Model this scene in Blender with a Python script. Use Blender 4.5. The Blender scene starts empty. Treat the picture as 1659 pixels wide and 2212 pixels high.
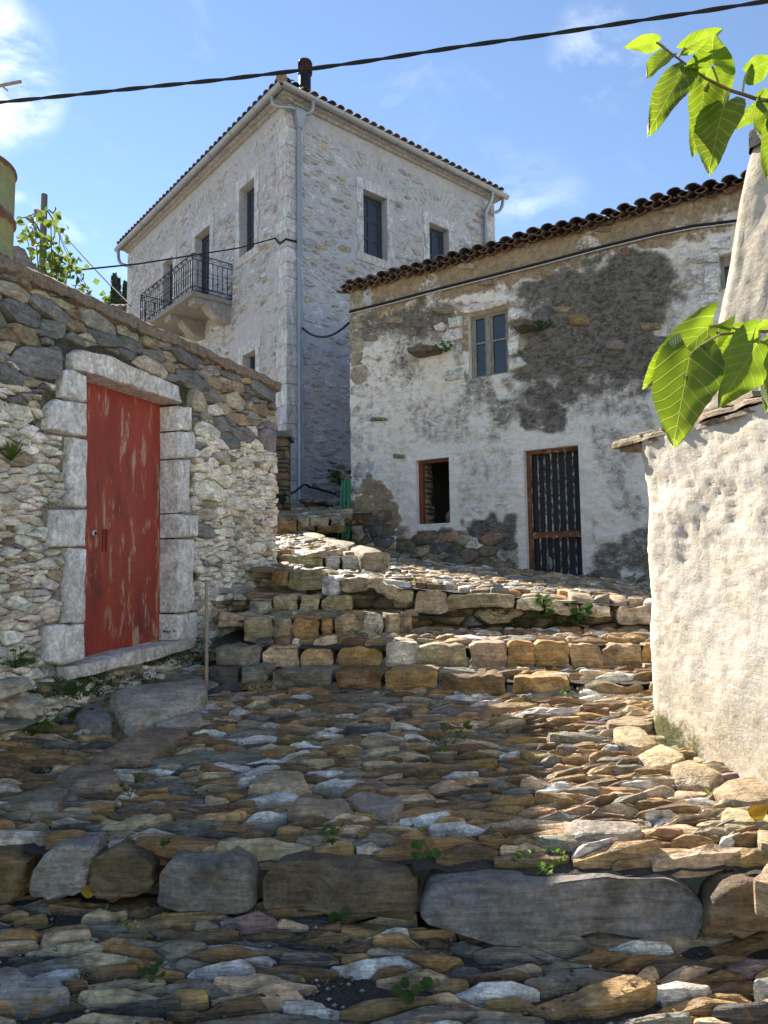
import bpy, math, random
import numpy as np
from mathutils import Vector, Matrix, noise

rad = math.radians
SC = bpy.context.scene
COL = SC.collection
# ------------------------------------------------------------------ camera
EYE = 1.6
FPX = 1776.0 / 1.15732          # focal length in the 1659 x 2212 measuring grid
PITCH = math.atan(150 / 1776.0)
ROLL = 0.013
_f = Vector((0, math.cos(PITCH), math.sin(PITCH)))
_r0 = Vector((1, 0, 0)); _u0 = Vector((0, -math.sin(PITCH), math.cos(PITCH)))
_r = _r0 * math.cos(ROLL) - _u0 * math.sin(ROLL)
_u = _u0 * math.cos(ROLL) + _r0 * math.sin(ROLL)
CAM = Vector((0, 0, EYE))
cd = bpy.data.cameras.new("camera"); cam = bpy.data.objects.new("camera", cd); COL.objects.link(cam)
cam.matrix_world = Matrix((( _r.x, _u.x, -_f.x, 0), (_r.y, _u.y, -_f.y, 0), (_r.z, _u.z, -_f.z, EYE), (0, 0, 0, 1)))
cd.sensor_fit = 'VERTICAL'; cd.sensor_height = 24; cd.sensor_width = 18
cd.lens = 24 * 1776.0 / 2560.0
cd.clip_start = 0.05; cd.clip_end = 2000
SC.camera = cam

# ------------------------------------------------------------------ light
SUN_AZ = 33.5      # degrees to the left of straight ahead
SUN_EL = 39.0
sdir = Vector((-math.sin(rad(SUN_AZ)) * math.cos(rad(SUN_EL)), math.cos(rad(SUN_AZ)) * math.cos(rad(SUN_EL)), math.sin(rad(SUN_EL))))
sl = bpy.data.lights.new("sun", 'SUN'); sl.energy = 5.0; sl.angle = rad(0.53); sl.color = (1.0, 0.95, 0.88)
so = bpy.data.objects.new("sun", sl); COL.objects.link(so)
so.rotation_euler = sdir.to_track_quat('Z', 'Y').to_euler(); so.location = (-20, 20, 25)
SC.view_settings.view_transform = 'Standard'; SC.view_settings.look = 'None'
SC.view_settings.exposure = 1.36; SC.view_settings.gamma = 1.0
SC.view_settings.use_curve_mapping = False
SC.view_settings.use_white_balance = True; SC.view_settings.white_balance_temperature = 7000; SC.view_settings.white_balance_tint = 11   # the camera's daylight-shade balance


def ray(px, py):
    X = (px - 829.5) / FPX; Y = (1106 - py) / FPX
    return (_f + _r * X + _u * Y)


def at_y(px, py, y):
    d = ray(px, py); return CAM + d * (y / d.y)


def on_h(px, py, hf):
    """meet the pixel's line of sight with a height function hf(x, y)"""
    d = ray(px, py); t = 3.0
    lo, hi = 1.0, 30.0
    for k in range(60):
        t = lo + (hi - lo) * k / 59
        p = CAM + d * t
        if p.z < hf(p.x, p.y): break
    lo2, hi2 = max(1.0, t - 0.5), t
    for k in range(30):
        m = (lo2 + hi2) / 2; p = CAM + d * m
        if p.z < hf(p.x, p.y): hi2 = m
        else: lo2 = m
    return CAM + d * hi2


world = bpy.data.worlds.new("World"); SC.world = world; world.use_nodes = True
nt = world.node_tree
for n in list(nt.nodes): nt.nodes.remove(n)


class NT:
    def __init__(s, nt): s.nt = nt
    def n(s, typ, **kw):
        nd = s.nt.nodes.new(typ)
        for k, v in kw.items():
            if k.startswith('i_'):
                key = k[2:]
                key = int(key) if key.isdigit() else key.replace('_', ' ')
                nd.inputs[key].default_value = v
            else: setattr(nd, k, v)
        return nd
    def l(s, a, b): s.nt.links.new(a, b)
    def math(s, op, a, b=None, clamp=False):
        m = s.n('ShaderNodeMath', operation=op, use_clamp=clamp)
        for i, v in enumerate((a, b)):
            if v is None: continue
            if isinstance(v, (int, float)): m.inputs[i].default_value = v
            else: s.l(v, m.inputs[i])
        return m.outputs[0]
    def mrange(s, v, a, b, c=0.0, d=1.0, smooth=True):
        m = s.n('ShaderNodeMapRange'); m.interpolation_type = 'SMOOTHSTEP' if smooth else 'LINEAR'
        s.l(v, m.inputs[0])
        for i, x in enumerate((a, b, c, d)): m.inputs[i + 1].default_value = x
        return m.outputs[0]
    def mix(s, f, a, b, blend='MIX'):
        m = s.n('ShaderNodeMix', data_type='RGBA', blend_type=blend)
        for sock, v in ((m.inputs[0], f), (m.inputs[6], a), (m.inputs[7], b)):
            if isinstance(v, (int, float)): sock.default_value = v
            elif isinstance(v, (tuple, list)): sock.default_value = (*v[:3], 1)
            else: s.l(v, sock)
        return m.outputs[2]
    def noise(s, vec, scale, detail=5, rough=0.55, dist=0.0):
        n = s.n('ShaderNodeTexNoise'); n.inputs['Scale'].default_value = scale; n.inputs['Detail'].default_value = detail
        n.inputs['Roughness'].default_value = rough; n.inputs['Distortion'].default_value = dist
        s.l(vec, n.inputs['Vector']); return n.outputs['Fac']
    def scaled(s, vec, sc, rot=(0, 0, 0), loc=(0, 0, 0)):
        m = s.n('ShaderNodeMapping'); m.inputs['Scale'].default_value = sc; m.inputs['Rotation'].default_value = rot; m.inputs['Location'].default_value = loc
        s.l(vec, m.inputs[0]); return m.outputs[0]


w = NT(nt)
sky = w.n('ShaderNodeTexSky', sky_type='NISHITA'); sky.sun_disc = False
sky.sun_elevation = rad(SUN_EL); sky.sun_rotation = rad(-SUN_AZ)
sky.altitude = 50; sky.air_density = 1.0; sky.dust_density = 0.0; sky.ozone_density = 3.6
tc = w.n('ShaderNodeTexCoord')


def near(direction, a_in, a_out):
    d = w.n('ShaderNodeVectorMath', operation='DOT_PRODUCT'); w.l(tc.outputs['Generated'], d.inputs[0])
    d.inputs[1].default_value = direction.normalized()
    return w.mrange(d.outputs['Value'], math.cos(rad(a_out)), math.cos(rad(a_in)))


wisp = w.noise(w.scaled(tc.outputs['Generated'], (1.4, 1.4, 2.6), (0.3, 0.5, 0.2)), 3.2, 9, 0.62, 0.9)
fine = w.noise(w.scaled(tc.outputs['Generated'], (1, 1, 1.8), (0.2, 0.9, 0.0)), 11, 7, 0.6, 0.6)
ww = w.math('ADD', w.math('MULTIPLY', wisp, 0.65), w.math('MULTIPLY', fine, 0.35))
bank = w.math('MULTIPLY', near(ray(-30, 150), 1, 5.2), w.mrange(ww, 0.38, 0.60))
low = w.math('MULTIPLY', near(ray(60, 560), 0, 11), w.mrange(ww, 0.48, 0.72, 0, 0.5))
curl = w.math('MULTIPLY', near(ray(1300, 110), 0.5, 4.0), w.mrange(ww, 0.47, 0.68, 0, 0.36))
streak = w.math('MULTIPLY', near(ray(1080, 530), 0, 8), w.mrange(ww, 0.44, 0.7, 0, 0.35))
veil = w.mrange(wisp, 0.56, 0.9, 0, 0.22)
cl = w.math('MAXIMUM', w.math('MAXIMUM', bank, w.math('MAXIMUM', low, curl)), w.math('MAXIMUM', veil, streak), True)
SKYC = w.mix(w.math('MULTIPLY', cl, 0.9), sky.outputs[0], (9.5, 9.8, 10.2))
bg = w.n('ShaderNodeBackground'); bg.inputs['Strength'].default_value = 0.090
w.l(SKYC, bg.inputs[0])
wo = w.n('ShaderNodeOutputWorld'); w.l(bg.outputs[0], wo.inputs[0])

# ------------------------------------------------------------------ object helpers
WL = {}


def dress(o, label=None, cat=None, group=None, kind=None):
    if label: o['label'] = label
    if cat: o['category'] = cat
    if group: o['group'] = group
    if kind: o['kind'] = kind
    return o


def empty(name, loc, label, cat, group=None, kind=None):
    o = bpy.data.objects.new(name, None); COL.objects.link(o); o.location = loc
    o.empty_display_size = 0.2
    WL[o.name] = Vector(loc)
    return dress(o, label, cat, group, kind)


class MB:
    def __init__(s): s.v = []; s.f = []; s.c = []; s.col = (0.5, 0.5, 0.5)
    def add(s, vs, fs, col=None):
        o = len(s.v); s.v.extend(vs); s.f.extend([tuple(i + o for i in f) for f in fs])
        if isinstance(col, list): s.c.extend(col)
        else: s.c.extend([col or s.col] * len(vs))
    def box(s, c, ax, ay, az, col=None):
        """c centre; ax, ay, az half-axis vectors"""
        c, ax, ay, az = map(Vector, (c, ax, ay, az))
        vs = [c + ax * i + ay * j + az * k for k in (-1, 1) for j in (-1, 1) for i in (-1, 1)]
        s.add(vs, [(0, 2, 3, 1), (4, 5, 7, 6), (0, 1, 5, 4), (2, 6, 7, 3), (0, 4, 6, 2), (1, 3, 7, 5)], col)
    def bar(s, a, b, r, n=8, r2=None, col=None, caps=True):
        s.tube([a, b], [r, r if r2 is None else r2], n, col, caps)
    def tube(s, pts, r, n=8, col=None, caps=True):
        pts = [Vector(p) for p in pts]
        if not isinstance(r, (list, tuple)): r = [r] * len(pts)
        vs = []; fs = []
        up = None
        for i, p in enumerate(pts):
            a = pts[max(0, i - 1)]; b = pts[min(len(pts) - 1, i + 1)]
            t = (b - a).normalized() if (b - a).length > 1e-9 else Vector((0, 0, 1))
            if up is None:
                up = Vector((0, 0, 1)) if abs(t.z) < 0.9 else Vector((1, 0, 0))
            x = (up - t * up.dot(t)).normalized(); up = x
            y = t.cross(x)
            for k in range(n):
                q = 2 * math.pi * k / n
                vs.append(p + (x * math.cos(q) + y * math.sin(q)) * r[i])
        for i in range(len(pts) - 1):
            for k in range(n):
                fs.append((i * n + k, i * n + (k + 1) % n, (i + 1) * n + (k + 1) % n, (i + 1) * n + k))
        if caps:
            fs.append(tuple(range(n - 1, -1, -1))); fs.append(tuple(range((len(pts) - 1) * n, len(pts) * n)))
        s.add(vs, fs, col)
    def prism(s, poly, mapf, w0, w1, col=None):
        n = len(poly)
        vs = [mapf(u, v, w0) for u, v in poly] + [mapf(u, v, w1) for u, v in poly]
        fs = [(i, (i + 1) % n, n + (i + 1) % n, n + i) for i in range(n)]
        fs.append(tuple(range(n - 1, -1, -1))); fs.append(tuple(range(n, 2 * n)))
        s.add(vs, fs, col)


def mk(name, mb, mat, parent=None, label=None, cat=None, group=None, kind=None, ang=38, flat=False, attrs=None, base=None):
    V = np.array([tuple(p) for p in mb.v], dtype=np.float64)
    lo, hi = V.min(0), V.max(0)
    if base is not None: org = np.array(base, dtype=float)
    elif parent is None: org = np.array([(lo[0] + hi[0]) / 2, (lo[1] + hi[1]) / 2, lo[2]])
    else: org = (lo + hi) / 2
    me = bpy.data.meshes.new(name)
    me.from_pydata((V - org).tolist(), [], mb.f)
    ca = me.color_attributes.new("tint", 'FLOAT_COLOR', 'POINT')
    C = np.ones((len(V), 4), dtype=np.float32); C[:, :3] = np.array(mb.c, dtype=np.float32)[:, :3]
    ca.data.foreach_set('color', C.ravel())
    for an, av in (attrs or {}).items():
        a = me.color_attributes.new(an, 'FLOAT_COLOR', 'POINT')
        D = np.ones((len(V), 4), dtype=np.float32); D[:, :3] = np.array(av, dtype=np.float32)
        a.data.foreach_set('color', D.ravel())
    if not flat:
        me.polygons.foreach_set('use_smooth', [True] * len(me.polygons))
        me.update()
        me.set_sharp_from_angle(angle=rad(ang))
    me.materials.append(mat)
    o = bpy.data.objects.new(name, me); COL.objects.link(o)
    if parent is not None:
        o.parent = parent; o.location = Vector(org) - WL[parent.name]
    else: o.location = org
    WL[o.name] = Vector(org)
    return dress(o, label, cat, group, kind)


class Frame:
    """vertical plane: origin (x, y), horizontal direction d, normal n towards the camera"""
    def __init__(s, o, d):
        s.o = Vector((o[0], o[1], 0)); s.d = Vector((d[0], d[1], 0)).normalized()
        s.n = Vector((s.d.y, -s.d.x, 0))
        if s.n.dot(Vector((0, 0, 0)) - s.o) < 0: s.n = -s.n
    def P(s, u, z, w=0.0): return s.o + s.d * u + s.n * w + Vector((0, 0, z))
    def px(s, px, py, w=0.0):
        d = ray(px, py); o = s.o + s.n * w
        t = (o - CAM).dot(s.n) / d.dot(s.n)
        p = CAM + d * t
        return (p - o).dot(s.d), p.z
    def u(s, p): return (Vector(p) - s.o).dot(s.d)
    def shift(s, w): return Frame((s.o + s.n * w)[:2], s.d[:2])


def fbm(p, oct=4):
    return noise.fractal(Vector(p), 1.0, 2.0, oct)


# ------------------------------------------------------------------ stones
def clip_poly(poly, a, b, c):
    out = []; n = len(poly)
    for i in range(n):
        p = poly[i]; q = poly[(i + 1) % n]
        dp = a * p[0] + b * p[1] - c; dq = a * q[0] + b * q[1] - c
        if dp <= 0: out.append(p)
        if (dp < 0 < dq) or (dq < 0 < dp):
            t = dp / (dp - dq); out.append((p[0] + (q[0] - p[0]) * t, p[1] + (q[1] - p[1]) * t))
    return out


def scatter(rnd, x0, x1, y0, y1, base, sx, classes=(1.7, 1.3, 1.0, 0.8, 0.6), tries=1500, k=0.8, keep=None, cap=5000):
    P = np.zeros((cap, 3)); n = 0
    for c in classes:
        tr_ = tries
        if isinstance(c, tuple): c, tr_ = c
        for _ in range(tr_):
            x = rnd.uniform(x0, x1); y = rnd.uniform(y0, y1)
            if keep and not keep(x, y): continue
            r = c * (base(x, y) if callable(base) else base) * rnd.uniform(0.85, 1.15)
            if n:
                d2 = ((P[:n, 0] - x) / sx) ** 2 + (P[:n, 1] - y) ** 2
                if (d2 < (k * (P[:n, 2] + r)) ** 2).any(): continue
            if n < cap: P[n] = (x, y, r); n += 1
    return P[:n].copy()


def power_cells(P, x0, x1, y0, y1, sx, nb=24, lim=2.4):
    A = P[:, :2].copy(); A[:, 0] /= sx; r2 = P[:, 2] ** 2; s2 = (A ** 2).sum(1)
    out = []
    box = [(x0 / sx, y0), (x1 / sx, y0), (x1 / sx, y1), (x0 / sx, y1)]
    for i in range(len(A)):
        d = ((A - A[i]) ** 2).sum(1); od = np.argsort(d)[1:nb + 1]
        ax, ay, rr = A[i, 0], A[i, 1], P[i, 2] * lim
        poly = [(max(x0 / sx, ax - rr), max(y0, ay - rr)), (min(x1 / sx, ax + rr), max(y0, ay - rr)), (min(x1 / sx, ax + rr), min(y1, ay + rr)), (max(x0 / sx, ax - rr), min(y1, ay + rr))]
        for j in od:
            poly = clip_poly(poly, 2 * (A[j, 0] - A[i, 0]), 2 * (A[j, 1] - A[i, 1]), s2[j] - s2[i] - r2[j] + r2[i])
            if len(poly) < 3: break
        out.append([(p[0] * sx, p[1]) for p in poly] if len(poly) >= 3 else None)
    return out


def avoid(poly, c, rects):
    """trim a cell to the side of each rectangle that its centre is on; None if the centre is inside"""
    for (a0, b0, a1, b1) in rects:
        if a0 < c[0] < a1 and b0 < c[1] < b1: return None
        xs = [p[0] for p in poly]; ys = [p[1] for p in poly]
        if max(xs) <= a0 or min(xs) >= a1 or max(ys) <= b0 or min(ys) >= b1: continue
        opts = [(a0 - c[0], (1, 0, a0)), (c[0] - a1, (-1, 0, -a1)), (b0 - c[1], (0, 1, b0)), (c[1] - b1, (0, -1, -b1))]
        poly = clip_poly(poly, *max(opts)[1])
        if len(poly) < 3: return None
    return poly


def area_c(poly):
    A = cx = cy = 0.0
    for i in range(len(poly)):
        x0, y0 = poly[i]; x1, y1 = poly[(i + 1) % len(poly)]
        k = x0 * y1 - x1 * y0; A += k; cx += (x0 + x1) * k; cy += (y0 + y1) * k
    A *= 0.5
    if abs(A) < 1e-9: return 0.0, poly[0]
    return abs(A), (cx / (6 * A), cy / (6 * A))


def resample(poly, n, rnd, jit=0.0, cut=True):
    if cut:
        q = []
        for i in range(len(poly)):
            a = poly[i]; b = poly[(i + 1) % len(poly)]
            k = rnd.uniform(0.05, 0.15)
            q.append((a[0] + (b[0] - a[0]) * k, a[1] + (b[1] - a[1]) * k)); q.append((a[0] + (b[0] - a[0]) * (1 - k), a[1] + (b[1] - a[1]) * (1 - k)))
        poly = q
    L = [math.dist(poly[i], poly[(i + 1) % len(poly)]) for i in range(len(poly))]
    T = sum(L)
    if n <= len(poly) and cut: return poly
    out = []
    # keep the corners, share the remaining points over the long edges
    extra = n - len(poly)
    for i in range(len(poly)):
        a = poly[i]; b = poly[(i + 1) % len(poly)]
        m = int(round(extra * L[i] / T))
        out.append(a)
        nx, ny = (b[1] - a[1]) / (L[i] + 1e-9), -(b[0] - a[0]) / (L[i] + 1e-9)
        for k in range(m):
            t = (k + 1) / (m + 1); j = rnd.uniform(-jit, jit) * L[i]
            out.append((a[0] + (b[0] - a[0]) * t + nx * j, a[1] + (b[1] - a[1]) * t + ny * j))
    return out


RING2 = ((0.0, None), (0.0, 0.40), (0.55, 0.82), (1.3, 1.0))
RINGS = ((0.0, None), (0.0, 0.62), (0.5, 0.93), (1.4, 1.0))
RING1 = ((0.0, None), (0.15, 0.62), (1.0, 1.0))
RING0 = ((0.0, None), (0.8, 1.0))


def stone(mb, poly, mapf, p, back, rnd, n=12, bev=0.015, bul=0.0, rough=0.006, gap=0.006, tilt=0.06, rings=RING2, col=(0.3, 0.3, 0.3), facets=2, cut=True, jit=0.05, freq=9.0):
    A, c = area_c(poly)
    if A < 1e-5: return False
    xs = [q[0] for q in poly]; ys = [q[1] for q in poly]
    W = max(xs) - min(xs); H = max(ys) - min(ys)
    kx = max(0.6, 1 - 2 * gap / W); ky = max(0.6, 1 - 2 * gap / H)
    poly = [(c[0] + (q[0] - c[0]) * kx, c[1] + (q[1] - c[1]) * ky) for q in poly]
    pl = resample(poly, n, rnd, jit, cut)
    m = len(pl)
    mn = min(W, H)
    bev = min(bev, 0.28 * mn)
    tu, tv = rnd.uniform(-tilt, tilt), rnd.uniform(-tilt, tilt)
    fc = []
    for _ in range(facets):
        a = rnd.uniform(0, 6.283); fc.append((math.cos(a), math.sin(a), rnd.uniform(0.12, 0.42) * mn, rnd.uniform(0.25, 0.8)))
    off = Vector((rnd.uniform(-50, 50), rnd.uniform(-50, 50), rnd.uniform(-50, 50)))
    vs = []

    def put(u, v, w, amp):
        q = Vector((u, v, w)) * freq + off
        dx = noise.noise(q); dy = noise.noise(q + Vector((31.4, 0, 0))); dz = noise.noise(q + Vector((0, 17.7, 0))) + 0.5 * noise.noise(q * 2.7)
        if amp: u += dx * rough; v += dy * rough
        for (a, b, d0, sl) in fc:
            e = (u - c[0]) * a + (v - c[1]) * b - d0
            if e > 0 and w > 0: w = max(w - e * sl, w * 0.5)
        vs.append(mapf(u, v, w + (dz * rough * 1.2 if amp else 0.0)))
    for (ins, wf) in rings:
        for (u, v) in pl:
            L = math.hypot(u - c[0], v - c[1]) + 1e-9
            k = max(0.35, 1 - bev * ins / L * (1.0 if L < mn else 1.25))
            uu = c[0] + (u - c[0]) * k; vv = c[1] + (v - c[1]) * k
            if wf is None: put(uu, vv, -back, False)
            else: put(uu, vv, p * wf + (tu * (uu - c[0]) + tv * (vv - c[1])) * wf, True)
    nr = len(rings)
    fs = []
    for r in range(nr - 1):
        for i in range(m):
            j = (i + 1) % m
            fs.append((r * m + i, r * m + j, (r + 1) * m + j, (r + 1) * m + i))
    if rings is RING2 or rings is RINGS:
        for (u, v) in pl:
            uu = c[0] + (u - c[0]) * 0.42; vv = c[1] + (v - c[1]) * 0.42
            put(uu, vv, p + bul * 0.8 + tu * (uu - c[0]) + tv * (vv - c[1]), True)
        for i in range(m):
            j = (i + 1) % m; r = nr - 1
            fs.append((r * m + i, r * m + j, (r + 1) * m + j, (r + 1) * m + i))
        nr += 1
    put(c[0], c[1], p + bul, True)
    for i in range(m): fs.append(((nr - 1) * m + i, (nr - 1) * m + (i + 1) % m, nr * m))
    # outward winding for a right-handed (u, v, w); flip when the map is left-handed
    p0 = mapf(c[0], c[1], 0); ex = mapf(c[0] + 1e-3, c[1], 0) - p0; ey = mapf(c[0], c[1] + 1e-3, 0) - p0; ez = mapf(c[0], c[1], 1e-3) - p0
    sgn = ex.cross(ey).dot(ez)
    s2 = sum(pl[i][0] * pl[(i + 1) % m][1] - pl[(i + 1) % m][0] * pl[i][1] for i in range(m))
    if sgn * s2 < 0: fs = [tuple(reversed(f)) for f in fs]
    mb.add(vs, fs, col)
    return True


def lay(items, parent, name, mat, cap=300, rest=None, ang=38):
    """items: (size in view, function(mb)); the largest become objects of their own, the others one joined part"""
    items = sorted(items, key=lambda t: -t[0])
    restmb = MB(); k = 0
    for (sz, fn) in items:
        if k < cap:
            mb = MB()
            if fn(mb) is False or not mb.v: continue
            mk(name, mb, mat, parent, ang=ang); k += 1
        else: fn(restmb)
    if restmb.v: mk(rest or name + '_rubble', restmb, mat, parent, kind='stuff', ang=ang)


def vary(c, rnd, a=0.18, b=0.05):
    k = 1 + rnd.uniform(-a, a)
    return tuple(max(0.01, x * k * (1 + rnd.uniform(-b, b))) for x in c)


def pick(rnd, pal):
    t = rnd.uniform(0, sum(p[0] for p in pal))
    for wgt, c in pal:
        t -= wgt
        if t <= 0: return vary(c, rnd)
    return vary(pal[-1][1], rnd)


# ------------------------------------------------------------------ materials
def new_mat(name):
    m = bpy.data.materials.new(name); m.use_nodes = True
    t = m.node_tree
    for n in list(t.nodes): t.nodes.remove(n)
    k = NT(t)
    b = k.n('ShaderNodeBsdfPrincipled'); o = k.n('ShaderNodeOutputMaterial'); k.l(b.outputs[0], o.inputs[0])
    return m, k, b, o


def set_bump(k, b, h, strength=0.5, dist=0.01):
    bp = k.n('ShaderNodeBump'); bp.inputs['Strength'].default_value = strength; bp.inputs['Distance'].default_value = dist
    k.l(h, bp.inputs['Height']); k.l(bp.outputs[0], b.inputs['Normal'])


def stone_mat(name, rough=0.75, band=(4, 30, 30), bandrot=(0, 0, 0), lich=0.25, lichcol=(0.42, 0.42, 0.38), contrast=0.45, sc=1.0, bump=0.7, moss=0.0, dark=None, rust=0.0, spec=0.4, pale=0.0):
    m, k, b, o = new_mat(name)
    at = k.n('ShaderNodeAttribute', attribute_name='tint'); ge = k.n('ShaderNodeNewGeometry'); pos = ge.outputs['Position']
    n1 = k.noise(pos, 7 * sc, 8, 0.62); n2 = k.noise(k.scaled(pos, band, bandrot), 1.6 * sc, 5, 0.6, 0.8); n3 = k.noise(pos, 38 * sc, 8, 0.7); n4 = k.noise(pos, 15 * sc, 6, 0.65, 0.4)
    c = k.mix(1.0, at.outputs['Color'], k.mix(1.0, k.mrange(n1, 0.25, 0.75, 1 - contrast, 1 + contrast, False), k.mrange(n2, 0.3, 0.7, 0.62, 1.38, False), 'MULTIPLY'), 'MULTIPLY')
    c = k.mix(1.0, c, k.mrange(n3, 0.32, 0.68, 0.62, 1.38, False), 'MULTIPLY')
    if rust: c = k.mix(k.math('MULTIPLY', k.mrange(n4, 0.52, 0.66), rust), c, (0.23, 0.125, 0.04))
    if pale: c = k.mix(k.math('MULTIPLY', k.mrange(k.noise(k.scaled(pos, band, bandrot), .55 * sc, 8, 0.7, 0.5), 0.53, 0.63), pale), c, (0.44, 0.35, 0.25))
    if dark: c = k.mix(k.mrange(k.noise(pos, 5 * sc, 9, 0.72, 0.3), 0.52, 0.68, 0, dark[0]), c, dark[1])
    if lich: c = k.mix(k.math('MULTIPLY', k.mrange(k.noise(pos, 21 * sc, 10, 0.74), 0.60, 0.68), lich), c, lichcol)
    if moss: c = k.mix(k.math('MULTIPLY', k.mrange(k.noise(pos, 3.3, 8, 0.7), 0.54, 0.66), moss), c, (0.055, 0.075, 0.018))
    k.l(c, b.inputs['Base Color'])
    k.l(k.mrange(n4, 0.3, 0.7, rough - 0.15, min(1, rough + 0.15)), b.inputs['Roughness'])
    b.inputs['Specular IOR Level'].default_value = spec
    h = k.math('ADD', k.math('MULTIPLY', n3, 0.45), k.math('ADD', k.math('MULTIPLY', n2, 0.7), k.math('MULTIPLY', n4, 0.6)))
    set_bump(k, b, h, bump, 0.018)
    return m


def plain_mat(name, col, rough=0.6, metal=0.0, var=0.25, sc=12, bump=0.15, spec=0.4, stretch=(1, 1, 1), second=None, sfac=(0.55, 0.62), ssc=8, usetint=False, bdist=0.006):
    m, k, b, o = new_mat(name)
    pos = k.n('ShaderNodeNewGeometry').outputs['Position']; p2 = k.scaled(pos, stretch)
    n = k.noise(p2, sc, 8, 0.65)
    src = k.n('ShaderNodeAttribute', attribute_name='tint').outputs['Color'] if usetint else col
    c = k.mix(1.0, src, k.mrange(n, 0.25, 0.75, 1 - var, 1 + var, False), 'MULTIPLY')
    if second: c = k.mix(k.mrange(k.noise(p2, ssc, 9, 0.7), *sfac), c, second)
    k.l(c, b.inputs['Base Color']); b.inputs['Roughness'].default_value = rough; b.inputs['Metallic'].default_value = metal
    b.inputs['Specular IOR Level'].default_value = spec
    if bump: set_bump(k, b, n, bump, bdist)
    return m


M = {}
M['cobble'] = stone_mat('wet_cobble_stone', 0.44, (5, 34, 60), lich=0.22, lichcol=(0.5, 0.45, 0.38), contrast=0.6, bump=1.0, pale=0.45, rust=0.6, dark=(0.42, (0.035, 0.028, 0.021)), spec=0.5)
M['step'] = stone_mat('step_stone', 0.68, (3, 9, 26), lich=0.3, contrast=0.6, rust=0.5, moss=0.3, bump=1.0, sc=1.3, pale=0.3, dark=(0.5, (0.045, 0.04, 0.035)))
M['kerb'] = stone_mat('grey_green_kerb_stone', 0.58, (2.5, 8, 20), (0, 0.12, 0.05), lich=0.3, lichcol=(0.34, 0.32, 0.22), contrast=0.6, rust=0.35, bump=1.0, sc=1.25, moss=0.25, pale=0.25, dark=(0.4, (0.04, 0.042, 0.04)))
M['wall_stone'] = stone_mat('rubble_wall_stone', 0.85, (5, 5, 26), (0.15, 0, 0), lich=0.25, contrast=0.35, moss=0.35, dark=(0.4, (0.10, 0.09, 0.07)), bump=0.9)
M['dressed'] = stone_mat('weathered_marble_block', 0.8, (9, 9, 6), lich=0.15, lichcol=(0.6, 0.57, 0.53), contrast=0.18, dark=(0.3, (0.26, 0.24, 0.225)), bump=0.5)
M['house_stone'] = stone_mat('pointed_house_stone', 0.9, (6, 6, 18), lich=0.3, lichcol=(0.42, 0.42, 0.42), contrast=0.3, bump=0.7)
M['old_stone'] = stone_mat('base_rubble_stone', 0.9, (5, 5, 18), lich=0.3, lichcol=(0.45, 0.43, 0.38), contrast=0.45, dark=(0.5, (0.05, 0.045, 0.04)), moss=0.25)
M['quoin'] = stone_mat('pale_quoin_block', 0.85, (8, 8, 3), lich=0.2, lichcol=(0.5, 0.5, 0.5), contrast=0.16, bump=0.25)
M['slate'] = stone_mat('flaky_roof_slate', 0.9, (5, 5, 60), lich=0.3, contrast=0.4, bump=1.0, dark=(0.5, (0.08, 0.06, 0.045)))
M['tile'] = stone_mat('old_clay_tile', 0.9, (6, 6, 6), lich=0.55, lichcol=(0.16, 0.16, 0.15), contrast=0.35, dark=(0.6, (0.035, 0.033, 0.03)))
M['newtile'] = stone_mat('clay_roof_tile', 0.85, (6, 6, 6), lich=0.2, lichcol=(0.2, 0.18, 0.17), contrast=0.3)
M['dirt'] = plain_mat('joint_grit', (0.055, 0.048, 0.04), 0.95, sc=60, var=0.6, bump=1.0, second=(0.12, 0.11, 0.105), sfac=(0.55, 0.62), ssc=150, bdist=0.02)
M['mossdirt'] = plain_mat('mossy_joint_earth', (0.13, 0.112, 0.08), 0.95, sc=30, var=0.6, bump=1.0, second=(0.045, 0.062, 0.015), sfac=(0.50, 0.60), ssc=5, bdist=0.03)
M['earth'] = plain_mat('dry_earth', (0.36, 0.30, 0.21), 0.95, sc=2, var=0.3, second=(0.20, 0.19, 0.10), ssc=0.8)  # pale tone raised so the unseen ground bounces fill light
M['mortar'] = plain_mat('pale_pointing_mortar', (0.40, 0.41, 0.445), 0.95, sc=9, var=0.22, bump=0.6, second=(0.34, 0.345, 0.365), sfac=(0.5, 0.7), ssc=2.2, bdist=0.02)
M['concrete'] = plain_mat('rough_concrete_coping', (0.26, 0.20, 0.15), 0.95, sc=40, var=0.5, bump=1.0, second=(0.14, 0.11, 0.085), sfac=(0.5, 0.65), ssc=14, bdist=0.02)
M['slabgrey'] = plain_mat('balcony_slab_concrete', (0.22, 0.21, 0.20), 0.9, sc=14, var=0.25, bump=0.3)
M['pinkstone'] = plain_mat('rose_marble_corbel', (0.25, 0.235, 0.235), 0.75, sc=10, var=0.3, bump=0.2, second=(0.33, 0.315, 0.31), ssc=6)
M['iron'] = plain_mat('black_wrought_iron', (0.018, 0.018, 0.02), 0.45, 0.6, sc=30, bump=0.05)
M['zinc'] = plain_mat('zinc_gutter', (0.30, 0.33, 0.36), 0.45, 0.55, sc=5, var=0.12, bump=0.03)
M['shutter'] = plain_mat('blue_black_shutter_paint', (0.035, 0.045, 0.07), 0.5, sc=6, var=0.15, bump=0.03)
M['blackcable'] = plain_mat('black_cable_sheath', (0.014, 0.015, 0.017), 0.85, sc=30, bump=0.05)
M['whitecable'] = plain_mat('white_cable_sheath', (0.5, 0.5, 0.5), 0.5, sc=30, bump=0.05)
M['hose'] = plain_mat('green_garden_hose', (0.01, 0.20, 0.11), 0.4, sc=20, var=0.1, bump=0.0)
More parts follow.
